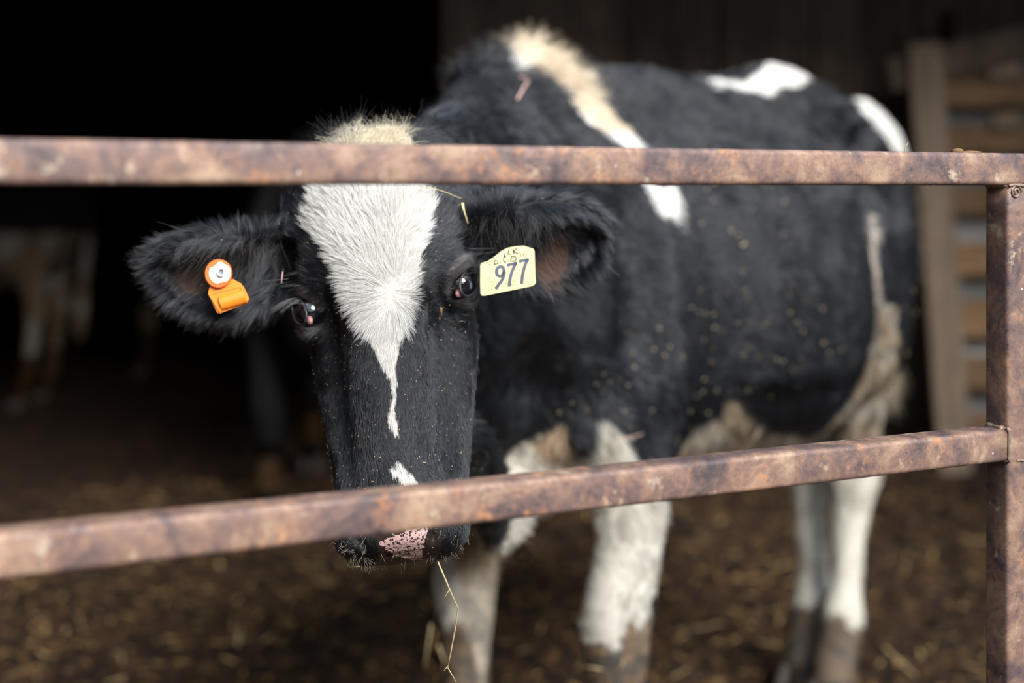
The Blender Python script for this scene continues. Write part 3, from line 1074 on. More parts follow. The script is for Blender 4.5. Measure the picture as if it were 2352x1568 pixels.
    for st, qx, qy in ((-1, 450, 630), (1, 1258, 585)):
        g = ear & (np.hypot(px - qx, (py - qy) * (1.0 if st < 0 else .7)) < 46) & ((n @ np.array([0, -1.0, 0])) > .25)
        col = np.where(g[:, None], np.array([.055, .028, .020]) if st > 0 else np.array([.045, .028, .020]), col)
    return col, white, dirt, pink, bare, head, ear


def skin_mat(nm_, spec=.35):
    m, nt, b = nodes_of(nm_)
    at = N(nt, 'ShaderNodeAttribute', attribute_name='col')
    pk = N(nt, 'ShaderNodeAttribute', attribute_name='pink')
    br = N(nt, 'ShaderNodeAttribute', attribute_name='bare')
    v = texco(nt)
    n1 = noise(nt, v, 230, 4, 0.6)
    n2 = noise(nt, v, 290, 3, 0.55, 0.3)
    c = mixc(nt, 0.5, at.outputs['Color'], ramp(nt, n1, [(0.3, (0.5, 0.5, 0.5)), (0.7, (1, 1, 1))]), 'MULTIPLY')
    spots = ramp(nt, n2, [(0.53, (0.66, 0.43, 0.41)), (0.58, (0.035, 0.022, 0.024))])
    pm_ = N(nt, 'ShaderNodeMath', operation='ADD'); nt.links.new(pk.outputs['Fac'], pm_.inputs[0])
    n3 = noise(nt, v, 300, 2, 0.5)
    nm = N(nt, 'ShaderNodeMath', operation='MULTIPLY_ADD'); nt.links.new(n3, nm.inputs[0]); nm.inputs[1].default_value = .9; nm.inputs[2].default_value = -.45
    nt.links.new(nm.outputs[0], pm_.inputs[1])
    pf = ramp(nt, pm_.outputs[0], [(0.42, (0, 0, 0)), (0.52, (1, 1, 1))])
    c = mixc(nt, pf, c, spots)
    nt.links.new(c, b.inputs['Base Color'])
    r = N(nt, 'ShaderNodeMapRange'); nt.links.new(br.outputs['Fac'], r.inputs[0]); r.inputs[3].default_value = .75; r.inputs[4].default_value = .28
    nt.links.new(r.outputs[0], b.inputs['Roughness'])
    b.inputs['Specular IOR Level'].default_value = spec
    vo = N(nt, 'ShaderNodeTexVoronoi', i_Scale=420.0); nt.links.new(v, vo.inputs['Vector'])
    bump(nt, b, vo.outputs['Distance'], .35, .001)
    return m


def hair_mat(name, rough=.42, spec=.5):
    m, nt, b = nodes_of(name)
    at = N(nt, 'ShaderNodeAttribute', attribute_name='hcol')
    nt.links.new(at.outputs['Color'], b.inputs['Base Color'])
    b.inputs['Roughness'].default_value = rough
    b.inputs['Specular IOR Level'].default_value = spec
    h = N(nt, 'ShaderNodeBsdfHairPrincipled', parametrization='COLOR')
    nt.links.new(at.outputs['Color'], h.inputs['Color'])
    h.inputs['Roughness'].default_value = .24
    h.inputs['Radial Roughness'].default_value = .45
    h.inputs['IOR'].default_value = 1.5
    h.inputs['Random Roughness'].default_value = .3
    mx = N(nt, 'ShaderNodeMixShader')
    f = ramp(nt, at.outputs['Color'], [(0.06, (0, 0, 0)), (0.2, (1, 1, 1))])
    nt.links.new(f, mx.inputs[0]); nt.links.new(h.outputs[0], mx.inputs[1]); nt.links.new(b.outputs[0], mx.inputs[2])
    nt.links.new(mx.outputs[0], nt.nodes['Material Output'].inputs[0])
    return m


M_skin = skin_mat('cow_skin')
M_skin2 = skin_mat('dim_cow_coat', .06)
M_hair = hair_mat('coat_hair')

cow = empty('dairy_cow', (.45, 3.1, 0))
tag(cow, 'black and white cow with a white blaze looking over and between the rusty rails', 'cow')
V, Q = surface(PR, .006, (-.75, 1.45, -.02), (1.25, 3.95, 1.56))
cen = V[Q].mean(1)
a_, b_, c_ = FR.hl(cen)
V, Fs, fine = refine(V, Q, (cen[:, 1] < 2.02) & (cen[:, 2] > .6) & (c_ > -.16), PR)
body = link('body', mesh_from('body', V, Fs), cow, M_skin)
me = body.data
nv = len(me.vertices)
co = np.empty(nv * 3); me.vertices.foreach_get('co', co); co = co.reshape(-1, 3)
no = np.empty(nv * 3); me.vertex_normals.foreach_get('vector', no); no = no.reshape(-1, 3)
col, wh, dt, pk, bare, hd_, ear_ = coat(co, no)
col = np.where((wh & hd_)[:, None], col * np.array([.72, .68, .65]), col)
at = me.attributes.new('col', 'FLOAT_COLOR', 'POINT'); at.data.foreach_set('color', np.concatenate([col, np.ones((nv, 1))], 1).ravel())
at = me.attributes.new('pink', 'FLOAT', 'POINT'); at.data.foreach_set('value', pk.astype(float))
at = me.attributes.new('bare', 'FLOAT', 'POINT'); at.data.foreach_set('value', bare.astype(float))

# ------------------------------------------------------------------ hair
me.calc_loop_triangles()
nt_ = len(me.loop_triangles)
tri = np.empty(nt_ * 3, np.int32); me.loop_triangles.foreach_get('vertices', tri); tri = tri.reshape(-1, 3)
TA = co[tri]
tarea = np.linalg.norm(np.cross(TA[:, 1] - TA[:, 0], TA[:, 2] - TA[:, 0]), axis=1) / 2
tcen = TA.mean(1); tn = unit(no[tri].mean(1))


def scatter(dens):
    """roots for a density (per m2) on every triangle"""
    ex = dens * tarea
    k = np.floor(ex + rng.random(len(ex))).astype(int)
    ti = np.repeat(np.arange(len(ex)), k)
    u = rng.random((len(ti), 2)); f = u.sum(1) > 1; u[f] = 1 - u[f]
    w = np.stack([1 - u.sum(1), u[:, 0], u[:, 1]], 1)[:, :, None]
    return (TA[ti] * w).sum(1), unit((no[tri[ti]] * w).sum(1))


def curves(name, P, rad, col, mat, parent):
    """P: n x k x 3 points; rad: n radii at the root; col: n x 3"""
    n, k = P.shape[:2]
    cu = bpy.data.hair_curves.new(name)
    cu.add_curves([k] * n)
    cu.attributes['position'].data.foreach_set('vector', P.reshape(-1).astype(np.float32))
    taper = np.linspace(1, .15, k) ** .7
    ra = cu.attributes.get('radius') or cu.attributes.new('radius', 'FLOAT', 'POINT')
    ra.data.foreach_set('value', (rad[:, None] * taper[None]).ravel().astype(np.float32))
    hc = cu.attributes.new('hcol', 'FLOAT_COLOR', 'CURVE')
    hc.data.foreach_set('color', np.concatenate([col, np.ones((n, 1))], 1).ravel().astype(np.float32))
    cu.materials.append(mat)
    o = bpy.data.objects.new(name, cu); COL.objects.link(o)
    o.parent = parent; o.matrix_parent_inverse = parent.matrix_basis.inverted()
    return o


def strand(p, n, t, L, lift, droop=0.0, k=4, curl=.0, seed=0):
    t = t - n * (t * n).sum(1, keepdims=True); t = unit(t)
    cl, sn = np.cos(lift)[:, None], np.sin(lift)[:, None]
    d = t * cl + n * sn
    P = [p - n * .0008]
    q = p.copy()
    for j in range(1, k):
        dd = unit(d + (t - d) * (.45 * j / (k - 1)) + np.array([0, 0, -1.0]) * droop * j / (k - 1))
        q = q + dd * (L / (k - 1))[:, None]
        P.append(q.copy())
    return np.stack(P, 1)


def clump(P, size, amt, var):
    """gather neighbouring strands in tufts; returns moved strands and a brightness per tuft"""
    root = P[:, 0]
    w = np.stack([fnoise(root, .35 / size, 301, 2), fnoise(root, .35 / size, 302, 2), fnoise(root, .35 / size, 303, 2)], 1) * size * 2.5
    g = np.floor((root + w) / size).astype(np.int64)
    key = (g[:, 0] * 73856093) ^ (g[:, 1] * 19349663) ^ (g[:, 2] * 83492791)
    _, inv = np.unique(key, return_inverse=True)
    cnt = np.bincount(inv).astype(float)
    k = P.shape[1]
    kk = np.arange(k) / (k - 1)
    out = P.copy()
    jit = rng.normal(0, 1, (len(cnt), 3))
    L = np.linalg.norm(P[:, -1] - P[:, 0], axis=1)
    for j in range(1, k):
        m = np.stack([np.bincount(inv, P[:, j, i]) / cnt for i in range(3)], 1)[inv]
        out[:, j] = P[:, j] + (m - P[:, j]) * (amt * kk[j] ** 1.3) + jit[inv] * (L * .10 * kk[j])[:, None]
    return out, np.exp(rng.normal(0, var, len(cnt)))[inv][:, None]


WA, WB, _ = FR.hl(W(893, 668, 1.69)[None]); WA = WA[0]; WB = WB[0]


def flow(p, n, head, ear):
    a, b, c = FR.hl(p); s, l, z = FR.sl(p)
    N_ = len(p)
    # body: backwards and down; legs: down
    wz = np.clip((z - .65) / .3, 0, 1)[:, None]
    t = (rr * .9 + np.array([0, 0, -.55])) * wz + np.array([0, 0, -1.0]) * (1 - wz)
    # neck runs from the head to the withers
    nk = (p[:, 1] < 2.55) & ~head
    t[nk] = np.array([.12, .75, -.45])
    # face: from the whorl outwards
    da, db = a - WA, b - WB
    da = np.where(db > 0, da * np.exp(-db / .10), da)
    dn_ = np.hypot(da, db) + 1e-4
    fa = da / dn_; fb = db / dn_
    tf = fa[:, None] * FR.ea + fb[:, None] * FR.eb + (-.25 * np.clip(np.abs(a) - .05, 0, 1) * 10)[:, None] * FR.ec
    t = np.where(head[:, None], tf, t)
    # ears: outwards from the middle line of the ear
    px, py = proj(p)
    for sd, (ex, ey), (bx, by) in ((-1, (500, 632), (700, 560)), (1, (1270, 552), (1060, 520))):
        m = ear & (np.sign(a) == sd)
        ax = unit(np.array([ex - bx, 0, -(ey - by)], float))
        rad = np.stack([(px - ex) / 170., 0 * px, -(py - ey) / 110.], 1)
        dd = unit(ax * .9 + rad * 1.3)
        inn = (n @ np.array([0, -1.0, -.2]) > .5)
        r_ = np.hypot((px - ex) / 170., (py - ey) / 115.)
        dd2 = unit(ax * .8 + np.array([0, -.2, -.9]))
        dd = np.where((inn & (r_ < .8))[:, None], dd2, dd)
        t = np.where(m[:, None], dd, t)
    w = np.stack([fnoise(p, 55, 61, 2), fnoise(p, 55, 62, 2), fnoise(p, 55, 63, 2)], 1) - .5
    w2 = np.stack([vnoise(p, 14, 64), vnoise(p, 14, 65), vnoise(p, 14, 66)], 1) - .5
    return unit(t) + w * .9 + w2 * np.where(head | ear, .5, 1.3)[:, None] + rng.normal(0, .10, (N_, 3))


def make_hair():
    a, b, c = FR.hl(tcen); s, l, z = FR.sl(tcen)
    head = (tcen[:, 1] < 2.0) & (b > -.08) & (b < .58) & (np.abs(a) < .125) & (c > -.19)
    ear = (tcen[:, 1] < 2.0) & (np.abs(a) >= .125) & (tcen[:, 2] > 1.0)
    facing = ((np.array([0, 0, CAMZ]) - tcen) * tn).sum(1) > -.15
    dens = np.where(facing, 90000., 22000.)
    dens = np.where((z < .60) & ~head & ~ear, dens * .8, dens)
    dens = np.where((tcen[:, 1] < 2.3) & ~head & ~ear, np.where(facing, 160000, 20000), dens)
    dens = np.where(head, np.where(facing, 1000000., 60000.), dens)
    dens = np.where(head & (b > .26), dens * 1.25, dens)
    dens = np.where(ear, np.where(facing, 800000., 250000.), dens)
    p, n = scatter(dens)
    cl, wh, dt, pk, bare, hd, er = coat(p, n)
    a, b, c = FR.hl(p); s, l, z = FR.sl(p)
    er = (p[:, 1] < 2.0) & (np.abs(a) >= .118) & (p[:, 2] > 1.0)
    hd = hd & ~er
    keep = ~bare
    px, py = proj(p)
    # bare hollow of the ears: thin the hair out
    for sd, ex, ey, rx in ((-1, 455, 632, 62), (1, 1262, 590, 55)):
        m = er & (np.sign(a) == sd) & (np.hypot((px - ex) / rx, (py - ey) / (rx * .95)) < 1) & ((n @ np.array([0, -1.0, 0])) > .3)
        keep &= ~(m & (rng.random(len(p)) < .93))
    p, n, cl, wh, dt, hd, er, a, b, c, z, s = [q[keep] for q in (p, n, cl, wh, dt, hd, er, a, b, c, z, s)]
    t = flow(p, n, hd, er)
    N_ = len(p)
    L = np.full(N_, .020); R = np.full(N_, .00030)
    L = np.where(hd, .0095, L); R = np.where(hd, .00014, R)
    L = np.where(hd & (b < .17), .013, L)
    L = np.where(hd & wh & (b < .25), .019, L)
    L = np.where(hd & (b > .26), .0078, L); R = np.where(hd & (b > .26), .00011, R)
    L = np.where(hd & (b > .44), .0048, L)
    L = np.where(er, .027, L); R = np.where(er, .00012, R)
    L = np.where((p[:, 1] < 2.5) & ~hd & ~er, .028, L)
    L = np.where((z > 1.36) & (s < .3) & ~hd & ~er, .034, L)
    L = np.where(~hd & ~er & (z < .6), .014, L)
    L = L * rng.uniform(.6, 1.25, N_)
    lift = np.where(hd, .20, .34) + rng.normal(0, .09, N_)
    lift = np.where(hd & (b > .26), lift * .65, lift)
    lift = np.where(er, .42, lift)
    lift = lift + (fnoise(p, 40, 71, 2) - .5) * .5 + np.where(hd | er, 0, (fnoise(p, 8, 74, 2) - .5) * 1.3)
    lift = np.where(hd, lift * np.clip(np.hypot(a - WA, b - WB) / .022, .25, 1), lift)
    P = strand(p, n, t, L, lift, np.where(er, .1, .08)[:, None])
    br = np.ones((N_, 1))
    for m, sz, am, vr in ((hd, .0024, .55, .40), (er, .0042, .60, .42), (~hd & ~er, .011, .7, .45)):
        P[m], br[m] = clump(P[m], sz, am, vr)
    cl = np.where(wh[:, None], cl * (1 - .20 * np.clip(1 - br, 0, 1)), cl * br)
    br = br * (.45 + 1.1 * fnoise(p, 5, 95, 3))[:, None]
    va = rng.uniform(.55, 1.5, (N_, 1)) * (0.7 + .6 * fnoise(p, 120, 72, 2))[:, None]
    vw = rng.uniform(.72, 1.08, (N_, 1))
    cl = np.clip(np.where(wh[:, None], cl * vw, cl * va), 0, 1)
    for nm, m in (('face_hair', hd), ('ear_hair', er), ('coat_hair', ~hd & ~er)):
        curves(nm, P[m], R[m], cl[m], M_hair, cow)
    print('hairs', N_, hd.sum(), er.sum())


make_hair()


def long_hair(name, dens, sel, dirf, Lf, R, colf, k=6, droop=.3, spread=.35):
    p, n = scatter(np.where(sel, dens, 0.))
    N_ = len(p)
    d = unit(dirf(p, n)) + rng.normal(0, spread, (N_, 3))
    w = np.stack([fnoise(p, 70, 81, 2), fnoise(p, 70, 82, 2), fnoise(p, 70, 83, 2)], 1) - .5
    d = unit(d + w * 2.2)
    L = Lf(p) * rng.uniform(.5, 1.3, N_)
    P = [p]; q = p.copy()
    for j in range(1, k):
        dd = unit(d + np.array([0, 0, -1.0]) * droop * (j / (k - 1)) * rng.uniform(.3, 2.0, (N_, 1)) + w * .8 * j / (k - 1))
        q = q + dd * (L / (k - 1))[:, None]; P.append(q.copy())
    P = np.stack(P, 1)
    return curves(name, P, np.full(N_, R), colf(p), M_hair, cow)


ta, tb, tc = FR.hl(tcen)
up3 = np.array([0, 0, 1.0])
# tuft on the poll
sel = (tcen[:, 1] < 2.0) & (np.abs(ta) < .105) & (tb < .040) & (tb > -.08) & (tc > -.10)
def tuft_col(p):
    a, b, c = FR.hl(p); px, py = proj(p)
    w = (px + (fnoise(p, 60, 77, 2) - .5) * 90 > 772) & (px + (fnoise(p, 60, 78, 2) - .5) * 90 < 918) & (c > -.035 + (fnoise(p, 80, 79, 2) - .5) * .04)
    cc = np.where(w[:, None], np.array([.78, .70, .54]), np.array([.016, .016, .019])) * rng.uniform(.6, 1.15, (len(p), 1))
    return cc
long_hair('poll_tuft', 110000, sel, lambda p, n: n * .5 + up3 * .75 + FR.ec * .35 + FR.ea * (.9 * np.clip(FR.hl(p)[0] * 10 + .1, -.6, 1))[:, None], lambda p: np.full(len(p), .027), .00015, tuft_col, 7, .75, .42)
long_hair('poll_wisps', 5000, sel, lambda p, n: n * .4 + up3 + FR.ea * (1.2 * np.clip(FR.hl(p)[0] * 8, -1, 1))[:, None], lambda p: np.full(len(p), .044), .00012, lambda p: np.tile([.03, .03, .033], (len(p), 1)), 6, .2, .5)
long_hair('poll_wisps', 60000, sel & (proj(tcen)[0] > 750) & (proj(tcen)[0] < 815), lambda p, n: up3 * 1.0 + FR.ea * .1 + n * .2, lambda p: np.full(len(p), .040), .00014, lambda p: np.tile([.02, .021, .025], (len(p), 1)), 6, .15, .28)
# long strands inside the ears, growing from the upper rim
tpx, tpy = proj(tcen)
sel = (tcen[:, 1] < 2.0) & (ta < -.12) & (tpx > 440) & (tpx < 665) & (tpy < 600) & (tn @ np.array([0, -1.0, 0]) > -.2)
long_hair('ear_fringe', 110000, sel, lambda p, n: np.tile(unit([-.45, -.35, -.75]), (len(p), 1)), lambda p: np.full(len(p), .040), .00014, lambda p: np.tile([.016, .015, .015], (len(p), 1)) * rng.uniform(.5, 2.2, (len(p), 1)), 6, .3, .22)
sel = (tcen[:, 1] < 2.0) & (ta > .10) & (tpx > 1085) & (tpx < 1260) & (tpy < 560) & (tn @ np.array([0, -1.0, 0]) > -.2)
long_hair('ear_fringe', 110000, sel, lambda p, n: np.tile(unit([.20, -.62, -.62]), (len(p), 1)), lambda p: np.full(len(p), .042), .00014, lambda p: np.tile([.014, .013, .013], (len(p), 1)) * rng.uniform(.5, 2.0, (len(p), 1)), 6, .3, .22)
# withers crest hair
ts, tl, tz_ = FR.sl(tcen)
sel = (tz_ > 1.38) & (ts < .12) & (ts > -.3) & (tcen[:, 1] > 2.3)
long_hair('withers_hair', 26000, sel, lambda p, n: n + rr * .5, lambda p: np.full(len(p), .040), .00035, lambda p: coat(p, np.tile([0, -1.0, 0], (len(p), 1)))[0], 5, .3, .3)
# pale bristles on lips and around the nostrils, eyelashes
sel = (tcen[:, 1] < 2.0) & (tb > .485) & (tb < .56) & (tc > -.06) & (np.abs(ta) < .085)
long_hair('lip_bristles', 5000, sel, lambda p, n: n + FR.eb * .5, lambda p: np.full(len(p), .010), .00012, lambda p: np.tile([.50, .42, .30], (len(p), 1)) * rng.uniform(.3, 1.2, (len(p), 1)), 4, .2, .3)
sel = (tcen[:, 1] < 2.0) & (tb > .455) & (tb < .54) & (tc > -.02) & (ta < -.035) & (ta > -.062)
long_hair('nostril_hair', 50000, sel, lambda p, n: n + FR.eb * .8 - FR.ea * .4, lambda p: np.full(len(p), .009), .00012, lambda p: np.tile([.42, .38, .30], (len(p), 1)) * rng.uniform(.3, 1.2, (len(p), 1)), 4, .1, .3)

# ------------------------------------------------------------------ eyes
def eye_mat():
    m, nt, b = nodes_of('eyeball')
    b.inputs['Base Color'].default_value = (.006, .006, .009, 1)
    b.inputs['Roughness'].default_value = .06
    b.inputs['Specular IOR Level'].default_value = .8
    b.inputs['Coat Weight'].default_value = .6
    b.inputs['Coat Roughness'].default_value = .03
    return m


M_eye = eye_mat()
M_car = flat_mat('pink_lid', (.38, .17, .17), .3, 0, .5, .15, 300)
M_lid = flat_mat('lid_rim', (.020, .016, .017), .4, 0, .5, .3, 300)


def ellipsoid_mesh(name, c, r, ax, seg=28, rings=18):
    V = []; Fc = []
    ax = np.array(ax, float)
    for i in range(rings + 1):
        th = math.pi * i / rings
        for j in range(seg):
            ph = 2 * math.pi * j / seg
            q = np.array([math.sin(th) * math.cos(ph) * r[0], math.sin(th) * math.sin(ph) * r[1], math.cos(th) * r[2]])
            V.append(c + q @ ax)
    for i in range(rings):
        for j in range(seg):
            a = i * seg + j; b2 = i * seg + (j + 1) % seg
            Fc.append((a, b2, b2 + seg, a + seg))
    return mesh_from(name, V, Fc)


for sd in (1, -1):
    n_ = unit(.80 * sd * FR.ea + .60 * FR.ec)
    t1 = unit(FR.eb - .6 * sd * FR.ea + .8 * FR.ec); t1 = unit(t1 - n_ * (t1 @ n_)); t2 = np.cross(n_, t1)
    C0 = FR.H(sd * .100, EYE_B[sd], -.016)
    ec0 = C0 - n_ * .0085
    eo = link('eye', ellipsoid_mesh('eye', ec0, (.0195, .0195, .0195), [t1, t2, n_]), cow, M_eye)
    link('eye_corner', ellipsoid_mesh('eye_corner', C0 + t1 * .0190 + n_ * .0012, (.0065, .0050, .0040), [t1, t2, n_], 12, 8), eo, M_car)
    # rim of the lids
    mb = MB(); ring = []
    for j in range(33):
        an = 2 * math.pi * j / 32
        x = math.cos(an) * .0218; y = math.sin(an) * .0137
        hgt = .0105 - .10 * abs(x) - .12 * abs(y)
        ring.append(C0 + t1 * x + t2 * y + n_ * hgt)
    mb.tube(ring, [.0019] * 33, 7, cap=False)
    mb.build('eyelid_rim', M_lid, eo, True)
    # lashes along the upper lid
    hi = -sd
    nl = 60
    an = rng.uniform(math.radians(95), math.radians(200), nl) * 1.0
    side = np.sign((t2 @ FR.eb)) or 1
    x = np.cos(an) * .0225; y = -side * np.abs(np.sin(an)) * .014
    rt = C0 + x[:, None] * t1 + y[:, None] * t2 + n_ * .010
    d0 = unit(n_ * 1.0 + FR.ea * sd * .6 + rng.normal(0, .12, (nl, 3)) + np.array([0, -.1, -.35]))
    P = np.stack([rt + d0 * q * .026 + np.array([0, 0, -1.0]) * q * q * .008 for q in (0, .33, .66, 1)], 1)
    curves('eyelashes', P, np.full(nl, .00022), np.tile([.02, .018, .018], (nl, 1)), M_hair, cow)
    # feelers above the eye
    nl = 9
    rt = FR.H(sd * .108, EYE_B[sd] - .03, -.01) + rng.normal(0, .012, (nl, 3))
    d0 = unit(sd * FR.ea + rng.normal(0, .15, (nl, 3)))
    P = np.stack([rt + d0 * q * .022 for q in (-.5, 0, .5, 1)], 1)
    curves('eye_feelers', P, np.full(nl, .00012), np.tile([.3, .3, .3], (nl, 1)), M_hair, cow)

# ------------------------------------------------------------------ hooves and tail switch
M_hoof = flat_mat('hoof_horn', (.055, .042, .034), .6, 0, .3, .4, 60)
for L_ in (legs[0]['arm'], legs[1]['arm'], legs[2]['shank'], legs[3]['shank']):
    a, l, z, _, _ = L_[-1]
    for w in (-.027, .027):
        mb = MB(); hoof_mesh(mb, B(a - .035, l + w, .0), -rr, vv, up3, .12, .027, .065)
        mb.build('hoof', M_hoof, cow, True)
    a2, l2, z2, _, _ = L_[-3] if len(L_) > 3 else L_[-1]
    for w in (-.025, .025):
        mb = MB(); hoof_mesh(mb, B(a2 + .045, l2 + w, z2 - .035), rr, vv, up3, .03, .012, .03)
        mb.build('dewclaw', M_hoof, cow, True)
sw = np.repeat(W(2020, 770, 3.56)[None], 900, 0) + rng.normal(0, .012, (900, 3))
d0 = unit(np.array([-.02, 0, -1.0]) + rng.normal(0, .16, (900, 3)))
Ls = rng.uniform(.08, .2, (900, 1))
P = np.stack([sw + d0 * Ls * q for q in (0, .33, .66, 1)], 1)
curves('tail_switch', P, np.full(900, .0007), np.tile([.42, .34, .24], (900, 1)) * rng.uniform(.4, 1.2, (900, 1)), M_hair, cow)
# matted tassel of dirty hair below the brisket
sw = B(-.14, -.02, .585) + rng.normal(0, .022, (1400, 3))
d0 = unit(np.array([-.05, 0, -1.0]) + rng.normal(0, .25, (1400, 3)))
Ls = rng.uniform(.02, .075, (1400, 1))
P = np.stack([sw + d0 * Ls * q for q in (0, .33, .66, 1)], 1)
curves('brisket_tassel', P, np.full(1400, .0006), np.tile([.34, .24, .15], (1400, 1)) * rng.uniform(.4, 1.2, (1400, 1)), M_hair, cow)


# chaff and dirt flecks caught in the coat
def flecks():
    a, b, c = FR.hl(tcen); s, l, z = FR.sl(tcen)
    facing = ((np.array([0, 0, CAMZ]) - tcen) * tn).sum(1) > .0
    face = (tcen[:, 1] < 2.0) & facing
    dens = np.where(face, np.where((b > .2) & (np.abs(a) < .12), 3800., 1400.) * (.4 + 1.2 * fnoise(tcen, 30, 93, 2)), 0)
    dens = np.where(face & (b > .36) & (np.abs(a) < .1), 6000., dens)
    dens = np.where(~face & facing & (tcen[:, 1] > 2.4) & (z > .7), 500. * np.clip((fnoise(tcen, 4.5, 91, 2) - .50) * 6, 0, 1), dens)
    p, n = scatter(dens)
    hd = p[:, 1] < 2.0
    cl = coat(p, n)[1]
    p, n, hd = p[~cl], n[~cl], hd[~cl]
    k = len(p)
    L = np.where(hd, rng.uniform(.0005, .0020, k) * np.where(rng.random(k) < .1, 2.2, 1), rng.uniform(.0015, .0055, k) * np.where(rng.random(k) < .04, 2.2, 1))[:, None]
    w = np.where(hd, .00028, .0011)[:, None] * rng.uniform(.6, 1.4, (k, 1))
    t = unit(np.cross(n, rng.normal(0, 1, (k, 3)))); u = np.cross(n, t)
    c = p + n * np.where(hd, .0042, .010)[:, None]
    V = []
    for e_ in (-1, 1):
        for (i, j) in ((1, 0), (0, .6), (-1, 0), (0, -.6)):
            V.append(c + t * L / 2 * e_ + u * w * i + n * w * j)
    V = np.stack(V, 1).reshape(-1, 3)
    base = np.arange(k)[:, None] * 8
    Fq = np.concatenate([base + np.array([q]) for q in ([0, 1, 5, 4], [1, 2, 6, 5], [2, 3, 7, 6], [3, 0, 4, 7], [0, 3, 2, 1], [4, 5, 6, 7])])
    m = flat_mat('chaff', (.46, .37, .24), .8, 0, .2, .5, 30)
    o = link('chaff_flecks', mesh_from('chaff_flecks', V, Fq, False), cow, m)
    tag(o, kind='stuff')
flecks()

# ------------------------------------------------------------------ ear tags
M_yel = flat_mat('yellow_plastic', (.62, .55, .27), .45, 0, .4, .08, 40)
M_ink = flat_mat('blue_grey_ink', (.075, .085, .125), .6, 0, .3, .15, 200)
M_blk = flat_mat('black_marker', (.02, .022, .03), .6, 0, .3, .1, 200)
M_org = flat_mat('orange_plastic', (.82, .22, .015), .38, 0, .5, .16, 120)
M_org2 = flat_mat('dark_orange_plastic', (.70, .13, .015), .42, 0, .5, .16, 120)
M_wht = flat_mat('cream_plastic', (.78, .77, .70), .4, 0, .5, .14, 160)
M_spk = flat_mat('brown_specks', (.20, .11, .04), .8, 0, .2, .3, 200)
M_hole = flat_mat('grey_pin', (.20, .24, .30), .35, 0, .5, .2, 200)


class TagFrame:
    """a flat frame standing where a pixel is seen; u right, v down, n towards the viewer"""
    def __init__(s, px, py, d, tiltx=0.0, tilty=0.0):
        s.o = W(px, py, d); s.px, s.py, s.k = px, py, d / F
        n = unit(np.array([tiltx, -1.0, tilty]))
        u = np.array([1.0, 0, 0]); u = unit(u - n * (u @ n))
        v = np.array([0, 0, -1.0]); v = v - n * (v @ n); v = unit(v - u * (v @ u))
        s.u, s.v, s.n = u, v, n

    def p(s, x, y, h=0.0):
        return s.o + s.u * ((x - s.px) * s.k) + s.v * ((y - s.py) * s.k) + s.n * h


def slab(tf, poly, h0, h1):
    n = len(poly)
    V = [tf.p(x, y, h0) for x, y in poly] + [tf.p(x, y, h1) for x, y in poly]
    Fc = [tuple(range(n)), tuple(range(2 * n - 1, n - 1, -1))] + [(i, i + n, (i + 1) % n + n, (i + 1) % n) for i in range(n)]
    return V, Fc


def rounded(poly, r):
    out = []
    n = len(poly)
    for i in range(n):
        p0, p1, p2 = [np.array(poly[j % n], float) for j in (i - 1, i, i + 1)]
        a = p1 + unit(p0 - p1) * r; b = p1 + unit(p2 - p1) * r
        for t in (0, .33, .66, 1): out.append(tuple((1 - t) ** 2 * a + 2 * t * (1 - t) * p1 + t * t * b))
    return out


ty = TagFrame(1165, 640, 1.738, -.04, .42)
yt = empty('yellow_ear_tag', tuple(ty.o))
tag(yt, 'pale yellow square ear tag numbered 977 hanging from the ear at the right', 'ear tag')
mb = MB()
neck_ = [(1138, 584), (1152, 572), (1166, 565), (1184, 561), (1204, 560)]
out = rounded([(1228, 567), (1231, 656)], 7)[0:8]
outline = [(1204, 560)] + [(1220, 566), (1226, 568), (1228, 574), (1230, 640), (1231, 650), (1228, 655), (1222, 659), (1114, 680.5), (1107, 680.5), (1104, 675), (1103, 650), (1103, 606), (1106, 601), (1120, 597)] + neck_[:-1]
mb.add(*slab(ty, outline[::-1], -.0007, .0007))
mb.build('tag_panel', M_yel, yt)


def c4(x, y):
    return 960 + x / 7.84, 560 + y / 7.84


def stroke(mb, tf, pts, w, h=.0008, conv=c4, end='flat'):
    P = [np.array(conv(*q), float) for q in pts]
    w = w / 7.84
    L, R = [], []
    for i, q in enumerate(P):
        t = unit(P[min(i + 1, len(P) - 1)] - P[max(i - 1, 0)])
        nrm = np.array([-t[1], t[0]])
        L.append(q + nrm * w / 2); R.append(q - nrm * w / 2)
    for i in range(len(P) - 1):
        poly = [L[i], L[i + 1], R[i + 1], R[i]]
        mb.add(*slab(tf, [tuple(z) for z in poly], h - .0002, h))


def arc(cx, cy, rx, ry, a0, a1, n=14, rot=0):
    o = []
    for i in range(n + 1):
        a = math.radians(a0 + (a1 - a0) * i / n)
        x, y = rx * math.cos(a), ry * math.sin(a); r_ = math.radians(rot)
        o.append((cx + x * math.cos(r_) - y * math.sin(r_), cy + x * math.sin(r_) + y * math.cos(r_)))
    return o


def digit(name, strokes, w, mat, par, h=.0009):
    mb = MB()
    for s_ in strokes: stroke(mb, ty, s_, w, h)
    return mb.build(name, mat, par)


